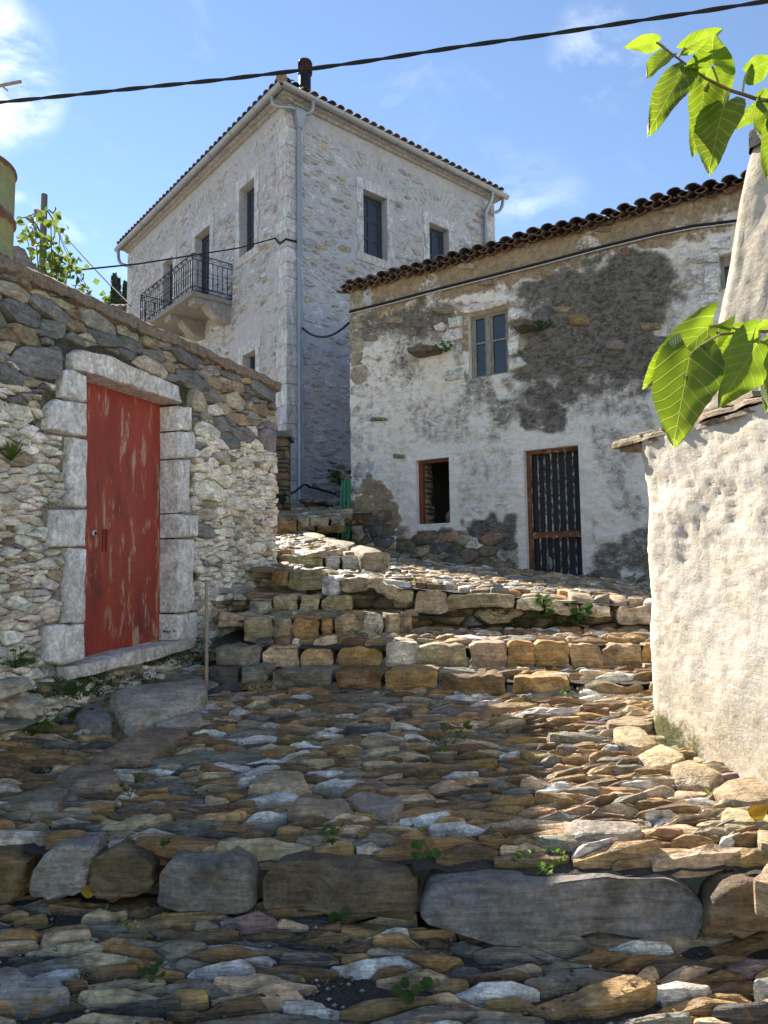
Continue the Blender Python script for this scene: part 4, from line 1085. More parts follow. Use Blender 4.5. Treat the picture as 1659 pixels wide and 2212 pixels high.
# upper window: two casements, four panes
u0, z0, u1, z1 = win_u; mb = MB(); t = .05; W0, W1 = -.17, -.10
obox(mb, LB, u0, u1, z1 - t, z1, W0, W1); obox(mb, LB, u0, u1, z0, z0 + t * .9, W0, W1); obox(mb, LB, u0, u0 + t, z0, z1, W0, W1 - .003); obox(mb, LB, u1 - t, u1, z0, z1, W0, W1 - .003)
WU = mk('window', mb, M['timber'], OH, label='weathered timber window with four dusty panes', flat=True)
um = LB.px(1058, 740, -.13)[0]; zr = LB.px(1050, 740, -.13)[1]
mb = MB(); obox(mb, LB, um - .035, um + .035, z0 + t * .9, z1 - t, W0 + .01, W1 + .012); mk('mullion', mb, M['timber'], WU, flat=True)
for (a, b) in ((u0 + t, um - .035), (um + .035, u1 - t)):
    mb = MB(); obox(mb, LB, a, b, zr - .015, zr + .012, W0 + .012, W1 - .012)
    obox(mb, LB, a, a + .028, z0 + t * .9, z1 - t, W0 + .015, W1 - .006); obox(mb, LB, b - .028, b, z0 + t * .9, z1 - t, W0 + .015, W1 - .006)
    mk('casement', mb, M['timber'], WU, flat=True)
    for (c, e) in ((z0 + t * .9, zr - .015), (zr + .012, z1 - t)):
        mb = MB(); obox(mb, LB, a + .02, b - .02, c, e, W0 + .03, W0 + .036); mk('pane', mb, M['glass'], WU, flat=True)
# small square opening with a red-brown plank at one side and a pot inside
u0, z0, u1, z1 = win_s; mb = MB()
obox(mb, LB, u1 - .075, u1 - .002, z0 + .004, z1 - .004, -.16, -.09); obox(mb, LB, u0 + .004, u1 - .075, z1 - .045, z1 - .004, -.16, -.10)
FS = mk('window_frame', mb, M['redtimber'], OH, label='peeling red brown frame of the open square window', flat=True)
rnd = random.Random(63); z = z0; it = []
while z < z1:
    h = rnd.uniform(.05, .11); h = min(h, z1 - z + .02)
    mb = MB(); poly = [(-.46, z), (-.17, z), (-.17, z + h), (-.46, z + h)]
    stone(mb, poly, lambda u, v, w: LB.P(u1 - .03 - w, v, u), .055, .03, rnd, 12, .018, .006, .01, .004, .1, RING2, vary((.24, .19, .12), rnd), 1)
    mk('reveal_stone', mb, M['old_stone'], FS); z += h
mb = MB(); obox(mb, LB, u0 - .3, u1 + .3, z0 - .12, z0 - .0, -.6, -.02); mk('inner_sill', mb, M['old_stone'], FS, flat=True)
mb = MB(); pc = LB.P(u0 + .13, z0, -.28)
prof = [(0, .02), (.055, .02), (.075, .08), (.08, .13), (.06, .17), (.045, .185), (.055, .20), (.05, .20), (.0, .19)]
mb.tube([pc + Vector((0, 0, h)) for r, h in prof], [max(.001, r) for r, h in prof], 18); mk('clay_pot', mb, M['terracotta'], label='small terracotta pot standing in the open square window', cat='pot')
# near-black floor slabs: the darkness of the rooms is put into their colour
mb = MB(); obox(mb, LB, LU0 + .6, LU1 - .6, EYE - .35, EYE - .3, -DEP + .5, -.4); obox(mb, LB, LU0 + .6, LU1 - .6, EYE + 2.15, EYE + 2.3, -DEP + .5, -.4)
mk('floor_boards', mb, M['dark'], OH, flat=True)
# barred door
u0, z0, u1, z1 = door_l; mb = MB()
obox(mb, LB, u1 - .055, u1 - .002, z0, z1 - .002, -.20, -.11); obox(mb, LB, u0 + .002, u1 - .055, z1 - .05, z1 - .002, -.20, -.115)
DL = mk('door', mb, M['rust'], OH, label='iron door with flaking white bars and rusty band', flat=True)
mb = MB(); obox(mb, LB, u0 + .002, u1 - .055, z0, z1 - .05, -.235, -.225); mk('mesh_screen', mb, M['screen'], DL, flat=True)
uL = LB.shift(-.16)
for i in range(7):
    xx = (1148, 1164, 1178, 1192, 1207, 1223, 1240)[i]
    uu = uL.px(xx, 1060)[0]; mb = MB(); mb.bar(LB.P(uu, z0 + .01, -.16), LB.P(uu, z1 - .05, -.16), .0125, 8); mk('bar', mb, M['rustbar'], DL)
zb_ = uL.px(1195, 1155)[1]; mb = MB(); obox(mb, LB, u0 + .004, u1 - .06, zb_ - .045, zb_ + .045, -.145, -.135); mk('cross_band', mb, M['rust'], DL, flat=True)
mb = MB(); obox(mb, LB, u0 + .002, u0 + .03, z0, z1 - .05, -.19, -.14); mk('stile', mb, M['redtimber'], DL, flat=True)
mb = MB(); cu, cz = uL.px(1186, 1218)
stone(mb, [(cu - .03, cz - .1), (cu + .035, cz - .08), (cu + .045, cz + .02), (cu + .01, cz + .11), (cu - .03, cz + .05)], lambda u, v, w: LB.P(u, v, w - .222), .015, .0, rnd, 14, .02, .01, .03, 0, .2, RING2, (.5, .5, .5), 3, freq=30)
mk('plastic_scrap', mb, M['plastic'], label='crumpled pale plastic scrap caught behind the door bars', cat='plastic')
mb = MB(); obox(mb, LB, u0 - .12, u1 + .10, z0 - .16, z0 - .012, -.3, .16); mk('doorstep', mb, M['old_stone'], OH, flat=True)
# window glimpsed at the far side
u0, z0, u1, z1 = win_r; mb = MB(); obox(mb, LB, u0, u1, z0, z0 + .05, -.17, -.1); obox(mb, LB, u0, u1, z1 - .13, z1, -.17, -.1); obox(mb, LB, u1 - .05, u1, z0 + .05, z1 - .13, -.17, -.103)
WR = mk('window', mb, M['timber'], OH, label='window half hidden behind the tall leaning white wall', flat=True)
mb = MB(); obox(mb, LB, u0, u1 - .05, z0 + .05, z1 - .13, -.15, -.145); mk('pane', mb, M['glass'], WR, flat=True)
for pts in (((640, 775), (790, 750), (790, 840), (640, 840)), ((550, 850), (708, 845), (705, 930), (545, 940)), ((605, 945), (712, 935), (712, 1150), (615, 1150)), ((590, 1160), (712, 1155), (712, 1240), (580, 1240))):
    zz = Z(1540, 320, 2.766); mb = MB(); stone(mb, [LB.px(*zz(*q)) for q in pts], lambda u, v, w: LB.P(u, v, w), .03, .1, rnd, 14, .012, .002, .008, 0, .02, RING2, (.60, .58, .55), 0, False, freq=9)
    mk('surround_stone', mb, M['old_stone'], OH)

# roof of the old house: barrel tiles
RS = rad(17)
rdir = -LB.n * math.cos(RS) + Vector((0, 0, math.sin(RS)))
def tile_mesh(name, L, r0, r1, up, th=.014, n=8):
    mb = MB(); vs = []; fs = []
    for k, (l, r) in enumerate(((0, r0), (L, r1))):
        for rr in (r, r - th):
            for i in range(n + 1):
                a = math.pi * i / n
                y = rr * math.sin(a) * (.62 if up else .75)
                vs.append(Vector((-rr * math.cos(a), l, y if up else -y)))
    m1 = n + 1
    for i in range(n):
        fs += [(i, i + 1, 2 * m1 + i + 1, 2 * m1 + i), (m1 + i + 1, m1 + i, 3 * m1 + i, 3 * m1 + i + 1), (i + 1, i, m1 + i, m1 + i + 1), (2 * m1 + i, 2 * m1 + i + 1, 3 * m1 + i + 1, 3 * m1 + i)]
    fs += [(0, 2 * m1, 3 * m1, m1), (n, m1 + n, 3 * m1 + n, 2 * m1 + n)]
    return vs, fs


def tile_field(prefix, fr, ulist, z_e, ow, rd, L, r, rows, parent, mat, cu_col, un_col, seed, jit, under_drop=.03, limit=300, sag=0.0, step=.72, only=None):
    rnd = random.Random(seed); nrm = rd.cross(fr.d).normalized()
    if nrm.z < 0: nrm = -nrm
    tv = tile_mesh('t', L, r * 1.08, r * .86, True); uv = tile_mesh('t', L, r * .92, r * 1.04, False)
    cnt = 0; rest = MB()
    for row_ in range(rows):
        for i, u in enumerate(ulist):
            for kind in (0, 1):
                uu = u + (0 if kind == 0 else (ulist[1] - ulist[0]) / 2)
                vs, fs = tv if kind == 0 else uv
                a = rnd.gauss(0, jit); b = rnd.gauss(0, jit * .7)
                base = fr.P(uu + rnd.gauss(0, jit * .12), z_e + sag * noise.noise((uu * 1.1, 5, 0)), ow) + rd * (row_ * L * step + (0.0 if kind == 0 else -.02) + rnd.gauss(0, jit * .25)) + nrm * ((.055 if kind == 0 else .05 - under_drop) * (r / .09) + row_ * .012)
                ax = fr.d * math.cos(a) + rd * math.sin(a); ay = rd * math.cos(a) - fr.d * math.sin(a); ay = (ay * math.cos(b) + nrm * math.sin(b)); az = ax.cross(ay)
                if az.z < 0: az = -az
                P_ = [base + ax * v.x + ay * v.y + az * v.z for v in vs]
                cl = vary(cu_col if kind == 0 else un_col, rnd, .3, .12)
                if cnt < limit and row_ == 0:
                    mb = MB(); mb.add(P_, fs, cl); mk('roof_tile', mb, mat, parent, ang=50); cnt += 1
                else: rest.add(P_, fs, cl)
    if rest.v: mk('roof_tiles', rest, mat, parent, kind='stuff', ang=50)


RF = MB(); e0 = LB.P(LU0 - .1, ZE + .045, .0); e1 = LB.P(LU1 + .06, ZE + .045, .0)
q = rdir * 3.0
RF.add([e0, e1, e1 + q, e0 + q, e0 - Vector((0, 0, .05)), e1 - Vector((0, 0, .05)), e1 + q - Vector((0, 0, .05)), e0 + q - Vector((0, 0, .05))], [(0, 1, 2, 3), (7, 6, 5, 4), (0, 4, 5, 1), (1, 5, 6, 2), (2, 6, 7, 3), (3, 7, 4, 0)])
rb = rdir.copy(); rb = LB.n * -1 * math.cos(RS) - Vector((0, 0, math.sin(RS)))
e2 = e0 + q; e3 = e1 + q; q2 = rb * 2.5
RF.add([e2, e3, e3 + q2, e2 + q2], [(0, 1, 2, 3)])
mb = RF; ORF = mk('roof', mb, M['dark'], OH, flat=True)
for k_, (uu) in enumerate((LU1 - .2, LU0)):
    g = MB(); g.prism([(0, ZE), (-DEP + .1, ZE), (-2.9, ZE + 3.0 * math.sin(RS) - .05)], lambda u, v, w: LB.P(uu + w, v, u), -.2, .2); mk('gable', g, M['mortar'], OH, flat=True)
ul = [LU0 - .05 + .215 * i for i in range(int((LU1 + .06 - LU0) / .215) + 1)]
tile_field('t', LB, ul, ZE + .02, .15, rdir, .46, .082, 7, ORF, M['tile'], (.13, .12, .105), (.155, .088, .056), 64, .045, .035, 300, .05)
# second, lower course of projecting eave tiles
ul2 = [x + .11 for x in ul]
tile_field('t', LB, ul2, ZE - .025, .09, rdir, .34, .078, 1, ORF, M['tile'], (.12, .075, .052), (.16, .09, .058), 65, .04, .035, 300, .05)

# ------------------------------------------------------------------ the white shed
SHD = (-math.sin(rad(15)), math.cos(rad(15)))
SH = Frame((1.53, 4.25), SHD)      # u grows away from the camera; corner at u = 0
ZT = on = None
ZT = SH.px(1400, 962)[1]
SHED = empty('shed', SH.P(-.6, EYE - 1.1), 'low white limewashed shed with a flaky slate roof edge', 'shed')
mb = MB(); msk = []
NU, NZ = 190, 110; L0, L1 = -3.6, .62; rc = .16
idx = []
for j in range(NZ + 1):
    v = j / NZ; z = EYE - 1.3 + (ZT + .03 - EYE + 1.3) * v
    for i in range(NU + 1):
        s = L0 + (L1 - L0) * i / NU
        # straight wall, then a rounded corner and the return wall
        if s < -rc: pu, pw, nu, nw = s, 0.0, 0.0, 1.0
        elif s < -rc + rc * math.pi / 2:
            a = (s + rc) / rc; pu = -rc + rc * math.sin(a); pw = -rc + rc * math.cos(a); nu, nw = math.sin(a), math.cos(a)
        else: pu = 0.0; pw = -rc - (s + rc - rc * math.pi / 2); nu, nw = 1.0, 0.0
        flare = .035 * (1 - v) ** 2 + .05 * v * v + .01 * math.sin(v * 5 + .7)
        n1 = noise.noise((pu * 2.2 + 3, z * 2.2, pw * 2.2)); n2 = noise.noise((pu * 8, z * 6.5, pw * 8)); n3 = noise.noise((pu * 18, z * 15, pw * 18)); n4 = fbm((pu * 40, z * 36, pw * 40), 2)
        vz = ss(.25, .75, v + .25 * n1)
        d = .022 * n1 + .008 * n2 * (.5 + vz) - .014 * abs(n3) * (.25 + .9 * vz) + .005 * n4 + flare
        mb.v.append(SH.P(pu + nu * d, z, pw + nw * d)); mb.c.append((.5, .5, .5))
        cor = ss(-.9, -.15, s)
        g2 = ss(.42, .14, v - .02 * n2) * (.25 + .42 * cor)
        msk.append((.22 * ss(.55, .1, v), .22 + .28 * ss(.6, .15, v), g2))
for j in range(NZ):
    for i in range(NU): mb.f.append((j * (NU + 1) + i, j * (NU + 1) + i + 1, (j + 1) * (NU + 1) + i + 1, (j + 1) * (NU + 1) + i))
mk('wall', mb, M['shedplaster'], SHED, attrs={'mask': msk}, ang=75)
mb = MB(); obox(mb, SH, L0, -.1, EYE - 1.3, ZT + .02, -1.9, -.12); mk('wall_mass', mb, M['mortar'], SHED, flat=True)
# slate edge: layered rotten flags
rnd = random.Random(81)
zz_ = ZT + .01
def flag(u0, u1, w0, w1, z, th, cl, tilt=.03, n=22):
    mb = MB(); pts = []
    K = 7
    for i in range(K + 1): pts.append((u0 + (u1 - u0) * i / K, w1 + rnd.uniform(-.03, .03)))
    pts += [(u1 + rnd.uniform(-.02, .02), (w0 + w1) / 2), (u1 - .02, w0), (u0 + .02, w0), (u0 + rnd.uniform(-.02, .02), (w0 + w1) / 2)]
    tl = rnd.uniform(-tilt, tilt); t2 = rnd.uniform(-.015, .02)
    stone(mb, pts, lambda u, v, w: SH.P(u, z + w + tl * (u - (u0 + u1) / 2) - t2 * v, v), th, .012, rnd, n, .012, 0, .012, 0, .0, RING2, vary(cl, rnd), 1, freq=14)
    return mb
for (a, b, w1, dz, th) in ((-.62, .10, .035, 0.0, .026), (-.50, .13, .065, .024, .030), (-1.30, -.52, .045, .004, .030), (-1.05, -.40, .06, .034, .022), (-3.6, -1.2, .05, .0, .03), (-1.8, -.95, .055, .036, .022), (-.80, -.30, .045, .050, .020), (-1.35, -.70, .03, .058, .024), (-.35, .05, .03, .052, .022), (-3.5, -1.3, .035, .06, .024), (-1.0, -.45, .02, .076, .022)):
    mk('roof_slab', flag(a, b, -.5, w1, zz_ + dz, th, (.30, .235, .16)), M['slate'], SHED)
mb = MB(); obox(mb, SH, L0, -.12, ZT - .02, ZT + .06, -1.9, -.2); mk('roof', mb, M['slate'], SHED, flat=True)

# ------------------------------------------------------------------ the tall leaning white wall behind the shed
YT = 4.95
pA = at_y(1518, 905, YT); pB = at_y(1628, 305, YT)
LWd = (-math.sin(rad(32)), math.cos(rad(32))); TW = Frame((pA.x, pA.y), LWd)
TALL = empty('tall_wall', (pA.x + .6, pA.y - .4, EYE - .6), 'tall tapering white chimney wall behind the slate roofed shed', 'chimney')
mb = MB(); msk = []; NU, NZ = 60, 110; zlo, zhi = EYE - .8, pB.z
for j in range(NZ + 1):
    v = j / NZ; z = zlo + (zhi - zlo) * v
    xe = pA.x + (pB.x - pA.x) * (z - pA.z) / (pB.z - pA.z)
    off = max(0, xe - pA.x)
    for i in range(NU + 1):
        s = i / NU; U = -s * 2.0 if s < .8 else -1.6; Wd = 0
        n1 = noise.noise((U * 2, z * 2, 1)); n2 = noise.noise((U * 13, z * 4, 3)); n3 = noise.noise((U * 26, z * 9, 5))
        d = .03 * n1 + .012 * n2 + .006 * n3
        uu = -1.9 * s; ed = ss(.06, 0, s)
        p = TW.P(uu * (1 - .25 * v) + .05, z, d - .05 * ed * ed) + Vector((off, 0, 0))
        mb.v.append(p); mb.c.append((.5, .5, .5)); msk.append((.36 + .06 * n1, .46 + .1 * n1, 0))
for j in range(NZ):
    for i in range(NU): mb.f.append((j * (NU + 1) + i, j * (NU + 1) + i + 1, (j + 1) * (NU + 1) + i + 1, (j + 1) * (NU + 1) + i))
mk('wall', mb, M['greyplaster'], TALL, attrs={'mask': msk}, ang=70)
mb = MB()
b0 = TW.P(-.02, zlo, -.10); t0 = TW.P(-.02, zhi, -.10) + Vector((pB.x - pA.x, 0, 0)); bd = -TW.n * .8
b1 = TW.P(-1.9, zlo, -.1); t1 = TW.P(-1.42, zhi, -.1) + Vector((pB.x - pA.x, 0, 0))
mb.add([b0, b1, b1 + bd, b0 + bd, t0, t1, t1 + bd * .6, t0 + bd * .6], [(0, 3, 2, 1), (4, 5, 6, 7), (0, 1, 5, 4), (1, 2, 6, 5), (2, 3, 7, 6), (3, 0, 4, 7)]); mk('wall_side', mb, M['mortar'], TALL, flat=True)
mb = MB(); r2 = random.Random(3)
stone(mb, [(-.9, -.55), (.03, -.5), (.05, .05), (-.45, .06), (-.9, .04)], lambda u, v, w: TW.P(u, zhi - .05 + w, v) + Vector((pB.x - pA.x, 0, 0)), .13, .02, r2, 18, .02, 0, .02, 0, 0, RING2, (.06, .055, .05), 2, freq=9); mk('cap_stone', mb, M['slate'], TALL)
# ------------------------------------------------------------------ the big stone house
YC = 14.5
cb = at_y(620, 1085, YC); ct = at_y(606, 226, YC)
ZTOP = ct.z
HD = 50.0
HR = Frame((cb.x, cb.y), (math.sin(rad(HD)), math.cos(rad(HD)))); HL = Frame((cb.x, cb.y), (-math.cos(rad(HD)), math.sin(rad(HD))))
HOUSE = empty('stone_house', (cb.x, cb.y + 2, EYE + 1), 'large restored stone house with balcony, zinc gutters and tiled hip roof', 'house')
ZBH = EYE + .3
RLEN = HR.px(1066, 470)[0]; LLEN = HL.px(277, 600)[0]
R_OPEN = {}
def rect_px(fr, L, T, Rr, B): # left x, top y at left, right x, bottom y at left
    a = fr.px(L, (T + B) / 2)[0]; b = fr.px(Rr, (T + B) / 2)[0]
    return (min(a, b), fr.px(L, B)[1], max(a, b), fr.px(L, T)[1])
def zpt(zz, *p): return zz(*p)
w1 = rect_px(HR, *zg(693, 1225), zg(848, 0)[0], zg(0, 1640)[1]); w2 = rect_px(HR, *zg(1122, 1440), zg(1250, 0)[0], zg(0, 1840)[1])
w2 = (w2[0], w1[1], w2[2], w2[3]) if w2[3] - w1[1] > .5 else w2
def rect_pxr(fr, L, T, Rr, B):  # top/bottom measured at the right edge
    a = fr.px(L, (T + B) / 2)[0]; b = fr.px(Rr, (T + B) / 2)[0]
    return (min(a, b), fr.px(Rr, B)[1], max(a, b), fr.px(Rr, T)[1])
Z1 = Z(0, 0, 2.592)
v1 = rect_pxr(HL, Z1(1555, 0)[0], Z1(0, 1150)[1], Z1(1652, 0)[0], Z1(0, 1605)[1])
# balcony geometry first: the door stands on its slab
bw = HL.px(*zf(1383, 890)); BU, BZ = bw
FBx = Frame(HL.P(BU, 0)[:2], HL.n[:2])
BPRO = abs(FBx.px(*zf(930, 600))[0])
v2 = rect_pxr(HL, zf(958, 0)[0], zf(0, 10)[1], zf(1132, 0)[0], zf(0, 600)[1]); v2 = (v2[0], BZ, v2[2], v2[3])
v3 = rect_pxr(HL, zf(597, 0)[0], zf(0, 365)[1], zf(707, 0)[0], zf(0, 600)[1]); v3 = (v3[0], v1[1], v3[2], v3[3])
v4 = rect_pxr(HL, zj(1400, 0)[0], zj(0, 540)[1], zj(1475, 0)[0], zj(0, 690)[1])
BEND = HL.shift(BPRO).px(zf(330, 0)[0], zf(0, 1000)[1])[0]
ZB2 = v4[1]


def hdisp(u, z): return .014 * noise.noise((u * 3, z * 7, 1)) + .008 * noise.noise((u * 9, z * 16, 2))


def hmask(u, z): return (0, 0, 0)


facades = ((HR, RLEN, [w1, w2], 91), (HL, LLEN, [v1, v2, v3, v4], 92))
QW = .40
allstones = []
for fr, ln, ops, sd in facades:
    wall_sheet('wall', fr, 0.02, ln, ZBH, ZTOP + .07, .10, ops, hdisp, M['mortar'], HOUSE, hmask, .30, fade=.12)
    rnd = random.Random(sd)
    def hb(u, z): return .066 + .02 * noise.noise((u, z, 3))
    P = scatter(rnd, QW, ln, ZBH, ZTOP - .25, hb, 2.5, ((1.6, 40), (1.2, 300), (.9, 1500), (.65, 2600), (.5, 2600)), 1900, .84)
    big = []
    for o in ops:
        big.append((o[0] - .24, o[1] - .25, o[2] + .24, o[3] + .27))
    arch = [((o[0] + o[2]) / 2, o[3] + .05, (o[2] - o[0]) / 2 + .40) for o in ops]
    for q, poly in zip(P, power_cells(P, QW, ln, ZBH, ZTOP - .22, 2.4, 20)):
        if not poly: continue
        A, c = area_c(poly)
        if A < 1e-3: continue
        if any(math.hypot(c[0] - a[0], (c[1] - a[1]) * .95) < a[2] + .24 and c[1] > a[1] for a in arch): continue
        if rnd.random() < .10: continue
        poly = avoid(poly, c, big)
        if not poly: continue
        k_ = rnd.uniform(.72, 1.0); sh = rnd.uniform(.6, 1.0)
        poly = [(c[0] + (a - c[0]) * k_, c[1] + (b - c[1]) * k_ * sh) for a, b in poly]
        cl = pick(rnd, [(6, (.405, .41, .43)), (3, (.36, .365, .38)), (.7, (.38, .33, .26)), (.25, (.32, .25, .18)), (.5, (.31, .305, .30))]); s2 = rnd.random()
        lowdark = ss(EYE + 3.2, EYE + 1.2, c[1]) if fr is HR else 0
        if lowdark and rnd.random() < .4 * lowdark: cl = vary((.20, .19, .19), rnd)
        rot = rnd.gauss(0, .10)
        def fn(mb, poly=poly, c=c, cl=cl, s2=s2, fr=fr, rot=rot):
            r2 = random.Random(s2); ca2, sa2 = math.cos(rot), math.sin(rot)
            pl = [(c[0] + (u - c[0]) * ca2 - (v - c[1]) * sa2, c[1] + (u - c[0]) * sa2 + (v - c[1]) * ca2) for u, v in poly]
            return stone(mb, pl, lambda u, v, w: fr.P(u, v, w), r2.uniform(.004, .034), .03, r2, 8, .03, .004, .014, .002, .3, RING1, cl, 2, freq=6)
        p3 = fr.P(*c); x, y = proj(p3)
        hid = (y > 1236 - (p3.z - EYE) and False) or (fr is HL and y > 565 + x * .43) or (fr is HR and x > 757 and y > 640 - (x - 757) * .28)
        allstones.append((A / p3.y ** 2 * (.02 if hid else 1), fn))
    # relieving arches: fans of thin stones on edge
    for o, a in zip(ops, arch):
        if o is v4: continue
        m_ = 13
        for i in range(m_):
            t = rad(28 + (180 - 56) * i / (m_ - 1)); r0 = a[2] * .72 + .06; r1 = r0 + rnd.uniform(.28, .36); h = .028
            ct_, st_ = math.cos(t), math.sin(t)
            pl = [(a[0] + ct_ * r0 - st_ * h, a[1] + st_ * r0 + ct_ * h), (a[0] + ct_ * r0 + st_ * h, a[1] + st_ * r0 - ct_ * h), (a[0] + ct_ * r1 + st_ * h, a[1] + st_ * r1 - ct_ * h), (a[0] + ct_ * r1 - st_ * h, a[1] + st_ * r1 + ct_ * h)]
            if pl[2][1] > ZTOP - .2: continue
            if a[0] - a[2] - .3 < QW - .2: pass
            cl = vary((.41, .405, .40), rnd, .10); s2 = rnd.random()
            def fn(mb, pl=pl, cl=cl, s2=s2, fr=fr):
                r2 = random.Random(s2); return stone(mb, pl, lambda u, v, w: fr.P(u, v, w), .014, .03, r2, 8, .012, .003, .008, .002, .1, RING1, cl, 0, freq=9)
            allstones.append((.012 / 225, fn))
lay(allstones, HOUSE, 'wall_stone', M['house_stone'], 300, 'small_wall_stones', ang=50)
# back and far walls
mb = MB()
c0 = HR.P(RLEN, 0); c1 = HL.P(LLEN, 0); far = c0 + (c1 - Vector((cb.x, cb.y, 0)))
for (a, b) in ((c0, far), (far, c1)):
    d_ = (b - a); nn_ = d_.cross(Vector((0, 0, 1))).normalized()
    mb.box((a + b) / 2 + Vector((0, 0, (ZBH + ZTOP) / 2)), d_ / 2, nn_ * .02, Vector((0, 0, (ZTOP - ZBH) / 2)))
mk('back_wall', mb, M['mortar'], HOUSE, flat=True)
# quoins
z = ZBH; i = 0; rnd = random.Random(93)
while z < ZTOP - .05:
    h = min(rnd.uniform(.30, .46), ZTOP - .02 - z)
    a, b = (.40, .27) if i % 2 else (.27, .40)
    mb = MB(); g = .006
    bx = [(-.022, -.022), (a, -.022), (a, b), (-.022, b)]
    cw = Vector((cb.x, cb.y, 0))
    pp = lambda u, v: cw + HR.d * u + HL.d * v
    rings = [(0, z + g), (0, z + h - g)]
    vs = []
    for zz2, ins in ((z + g, .008), (z + g + .01, 0), (z + h - g - .01, 0), (z + h - g, .008)):
        for (u, v) in ((-.022 + ins, -.022 + ins), (a, -.022 + ins), (a, b), (-.022 + ins, b)): vs.append(pp(u, v) + Vector((0, 0, zz2)))
    fs = [(r * 4 + k, r * 4 + (k + 1) % 4, r * 4 + 4 + (k + 1) % 4, r * 4 + 4 + k) for r in range(3) for k in range(4)] + [(3, 2, 1, 0), (12, 13, 14, 15)]
    mb.add(vs, fs, vary((.45, .455, .465), rnd, .10, .03)); mk('quoin_block', mb, M['quoin'], HOUSE, flat=True)
    z += h; i += 1
for fr, ln in ((HR, RLEN), (HL, LLEN)):     # far corners
    z = ZBH + 1.5; i = 0
    while z < ZTOP - .05:
        h = min(rnd.uniform(.30, .46), ZTOP - .02 - z); a = .42 if i % 2 else .28; mb = MB()
        obox(mb, fr, ln - a, ln + .02, z + .006, z + h - .006, -.3, .022, vary((.45, .455, .465), rnd, .1, .03)); mk('quoin_block', mb, M['quoin'], HOUSE, flat=True); z += h; i += 1
# windows with pale stone surrounds
def hwindow(fr, o, label, leaves, kind='window', sill=True, seed=1):
    rnd = random.Random(seed); u0, z0, u1, z1 = o; mb = MB(); W0, W1 = -.25, -.19
    obox(mb, fr, u0, u1, z1 - .05, z1, W0, W1); obox(mb, fr, u0, u0 + .05, z0, z1 - .05, W0, W1); obox(mb, fr, u1 - .05, u1, z0, z1 - .05, W0, W1)
    R_ = mk(kind, mb, M['shutter'], HOUSE, label=label, flat=True)
    um_ = (u0 + u1) / 2
    for (a, b) in ((u0 + .052, um_ - .004), (um_ + .004, u1 - .052)):
        mb = MB(); obox(mb, fr, a, b, z0 + .004, z1 - .054, W0 + .01, W0 + .03)
        for (c, e, f, g) in ((a, a + .06, z0 + .004, z1 - .054), (b - .06, b, z0 + .004, z1 - .054)): obox(mb, fr, c, e, f, g, W0 + .03, W0 + .052)
        nn_ = max(2, int((z1 - z0) / .5))
        for i in range(nn_ + 1):
            zc_ = z0 + .04 + (z1 - z0 - .13) * i / nn_; obox(mb, fr, a + .06, b - .06, zc_ - .035, zc_ + .035, W0 + .03, W0 + .05)
        mk('shutter', mb, M['shutter'], R_, flat=True)
    n = 4 if z1 - z0 > 1.2 else 3
    for side in (0, 1):
        z = z0
        for i in range(n):
            h = (z1 - z0) / n; wd = .20 if (i + side) % 2 else .145; mb = MB()
            a, b = (u0 - wd, u0 - .001) if side == 0 else (u1 + .001, u1 + wd)
            obox(mb, fr, a, b, z + .004, z + h - .004, -.19, .024, vary((.46, .465, .475), rnd, .08, .03)); mk('jamb_block', mb, M['quoin'], R_, flat=True); z += h
    mb = MB(); obox(mb, fr, u0 - .2, u1 + .2, z1 + .001, z1 + .24, -.19, .026, (.46, .465, .475)); mk('lintel', mb, M['quoin'], R_, flat=True)
    if sill: mb = MB(); obox(mb, fr, u0 - .2, u1 + .2, z0 - .20, z0 - .001, -.19, .03, (.46, .44, .43)); mk('sill', mb, M['quoin'], R_, flat=True)


hwindow(HR, w1, 'tall shuttered window nearest the downpipe on the gutter facade', 2, seed=1)
hwindow(HR, w2, 'shuttered window half behind the old roof tiles', 2, seed=2)
hwindow(HL, v1, 'shuttered window between balcony and corner quoins', 2, seed=3)
hwindow(HL, v2, 'tall shuttered balcony door', 2, 'balcony_door', False, seed=4)
hwindow(HL, v3, 'shuttered window above the far end of the balcony', 2, seed=5)
hwindow(HL, v4, 'low shuttered window just above the garden wall', 2, seed=6)
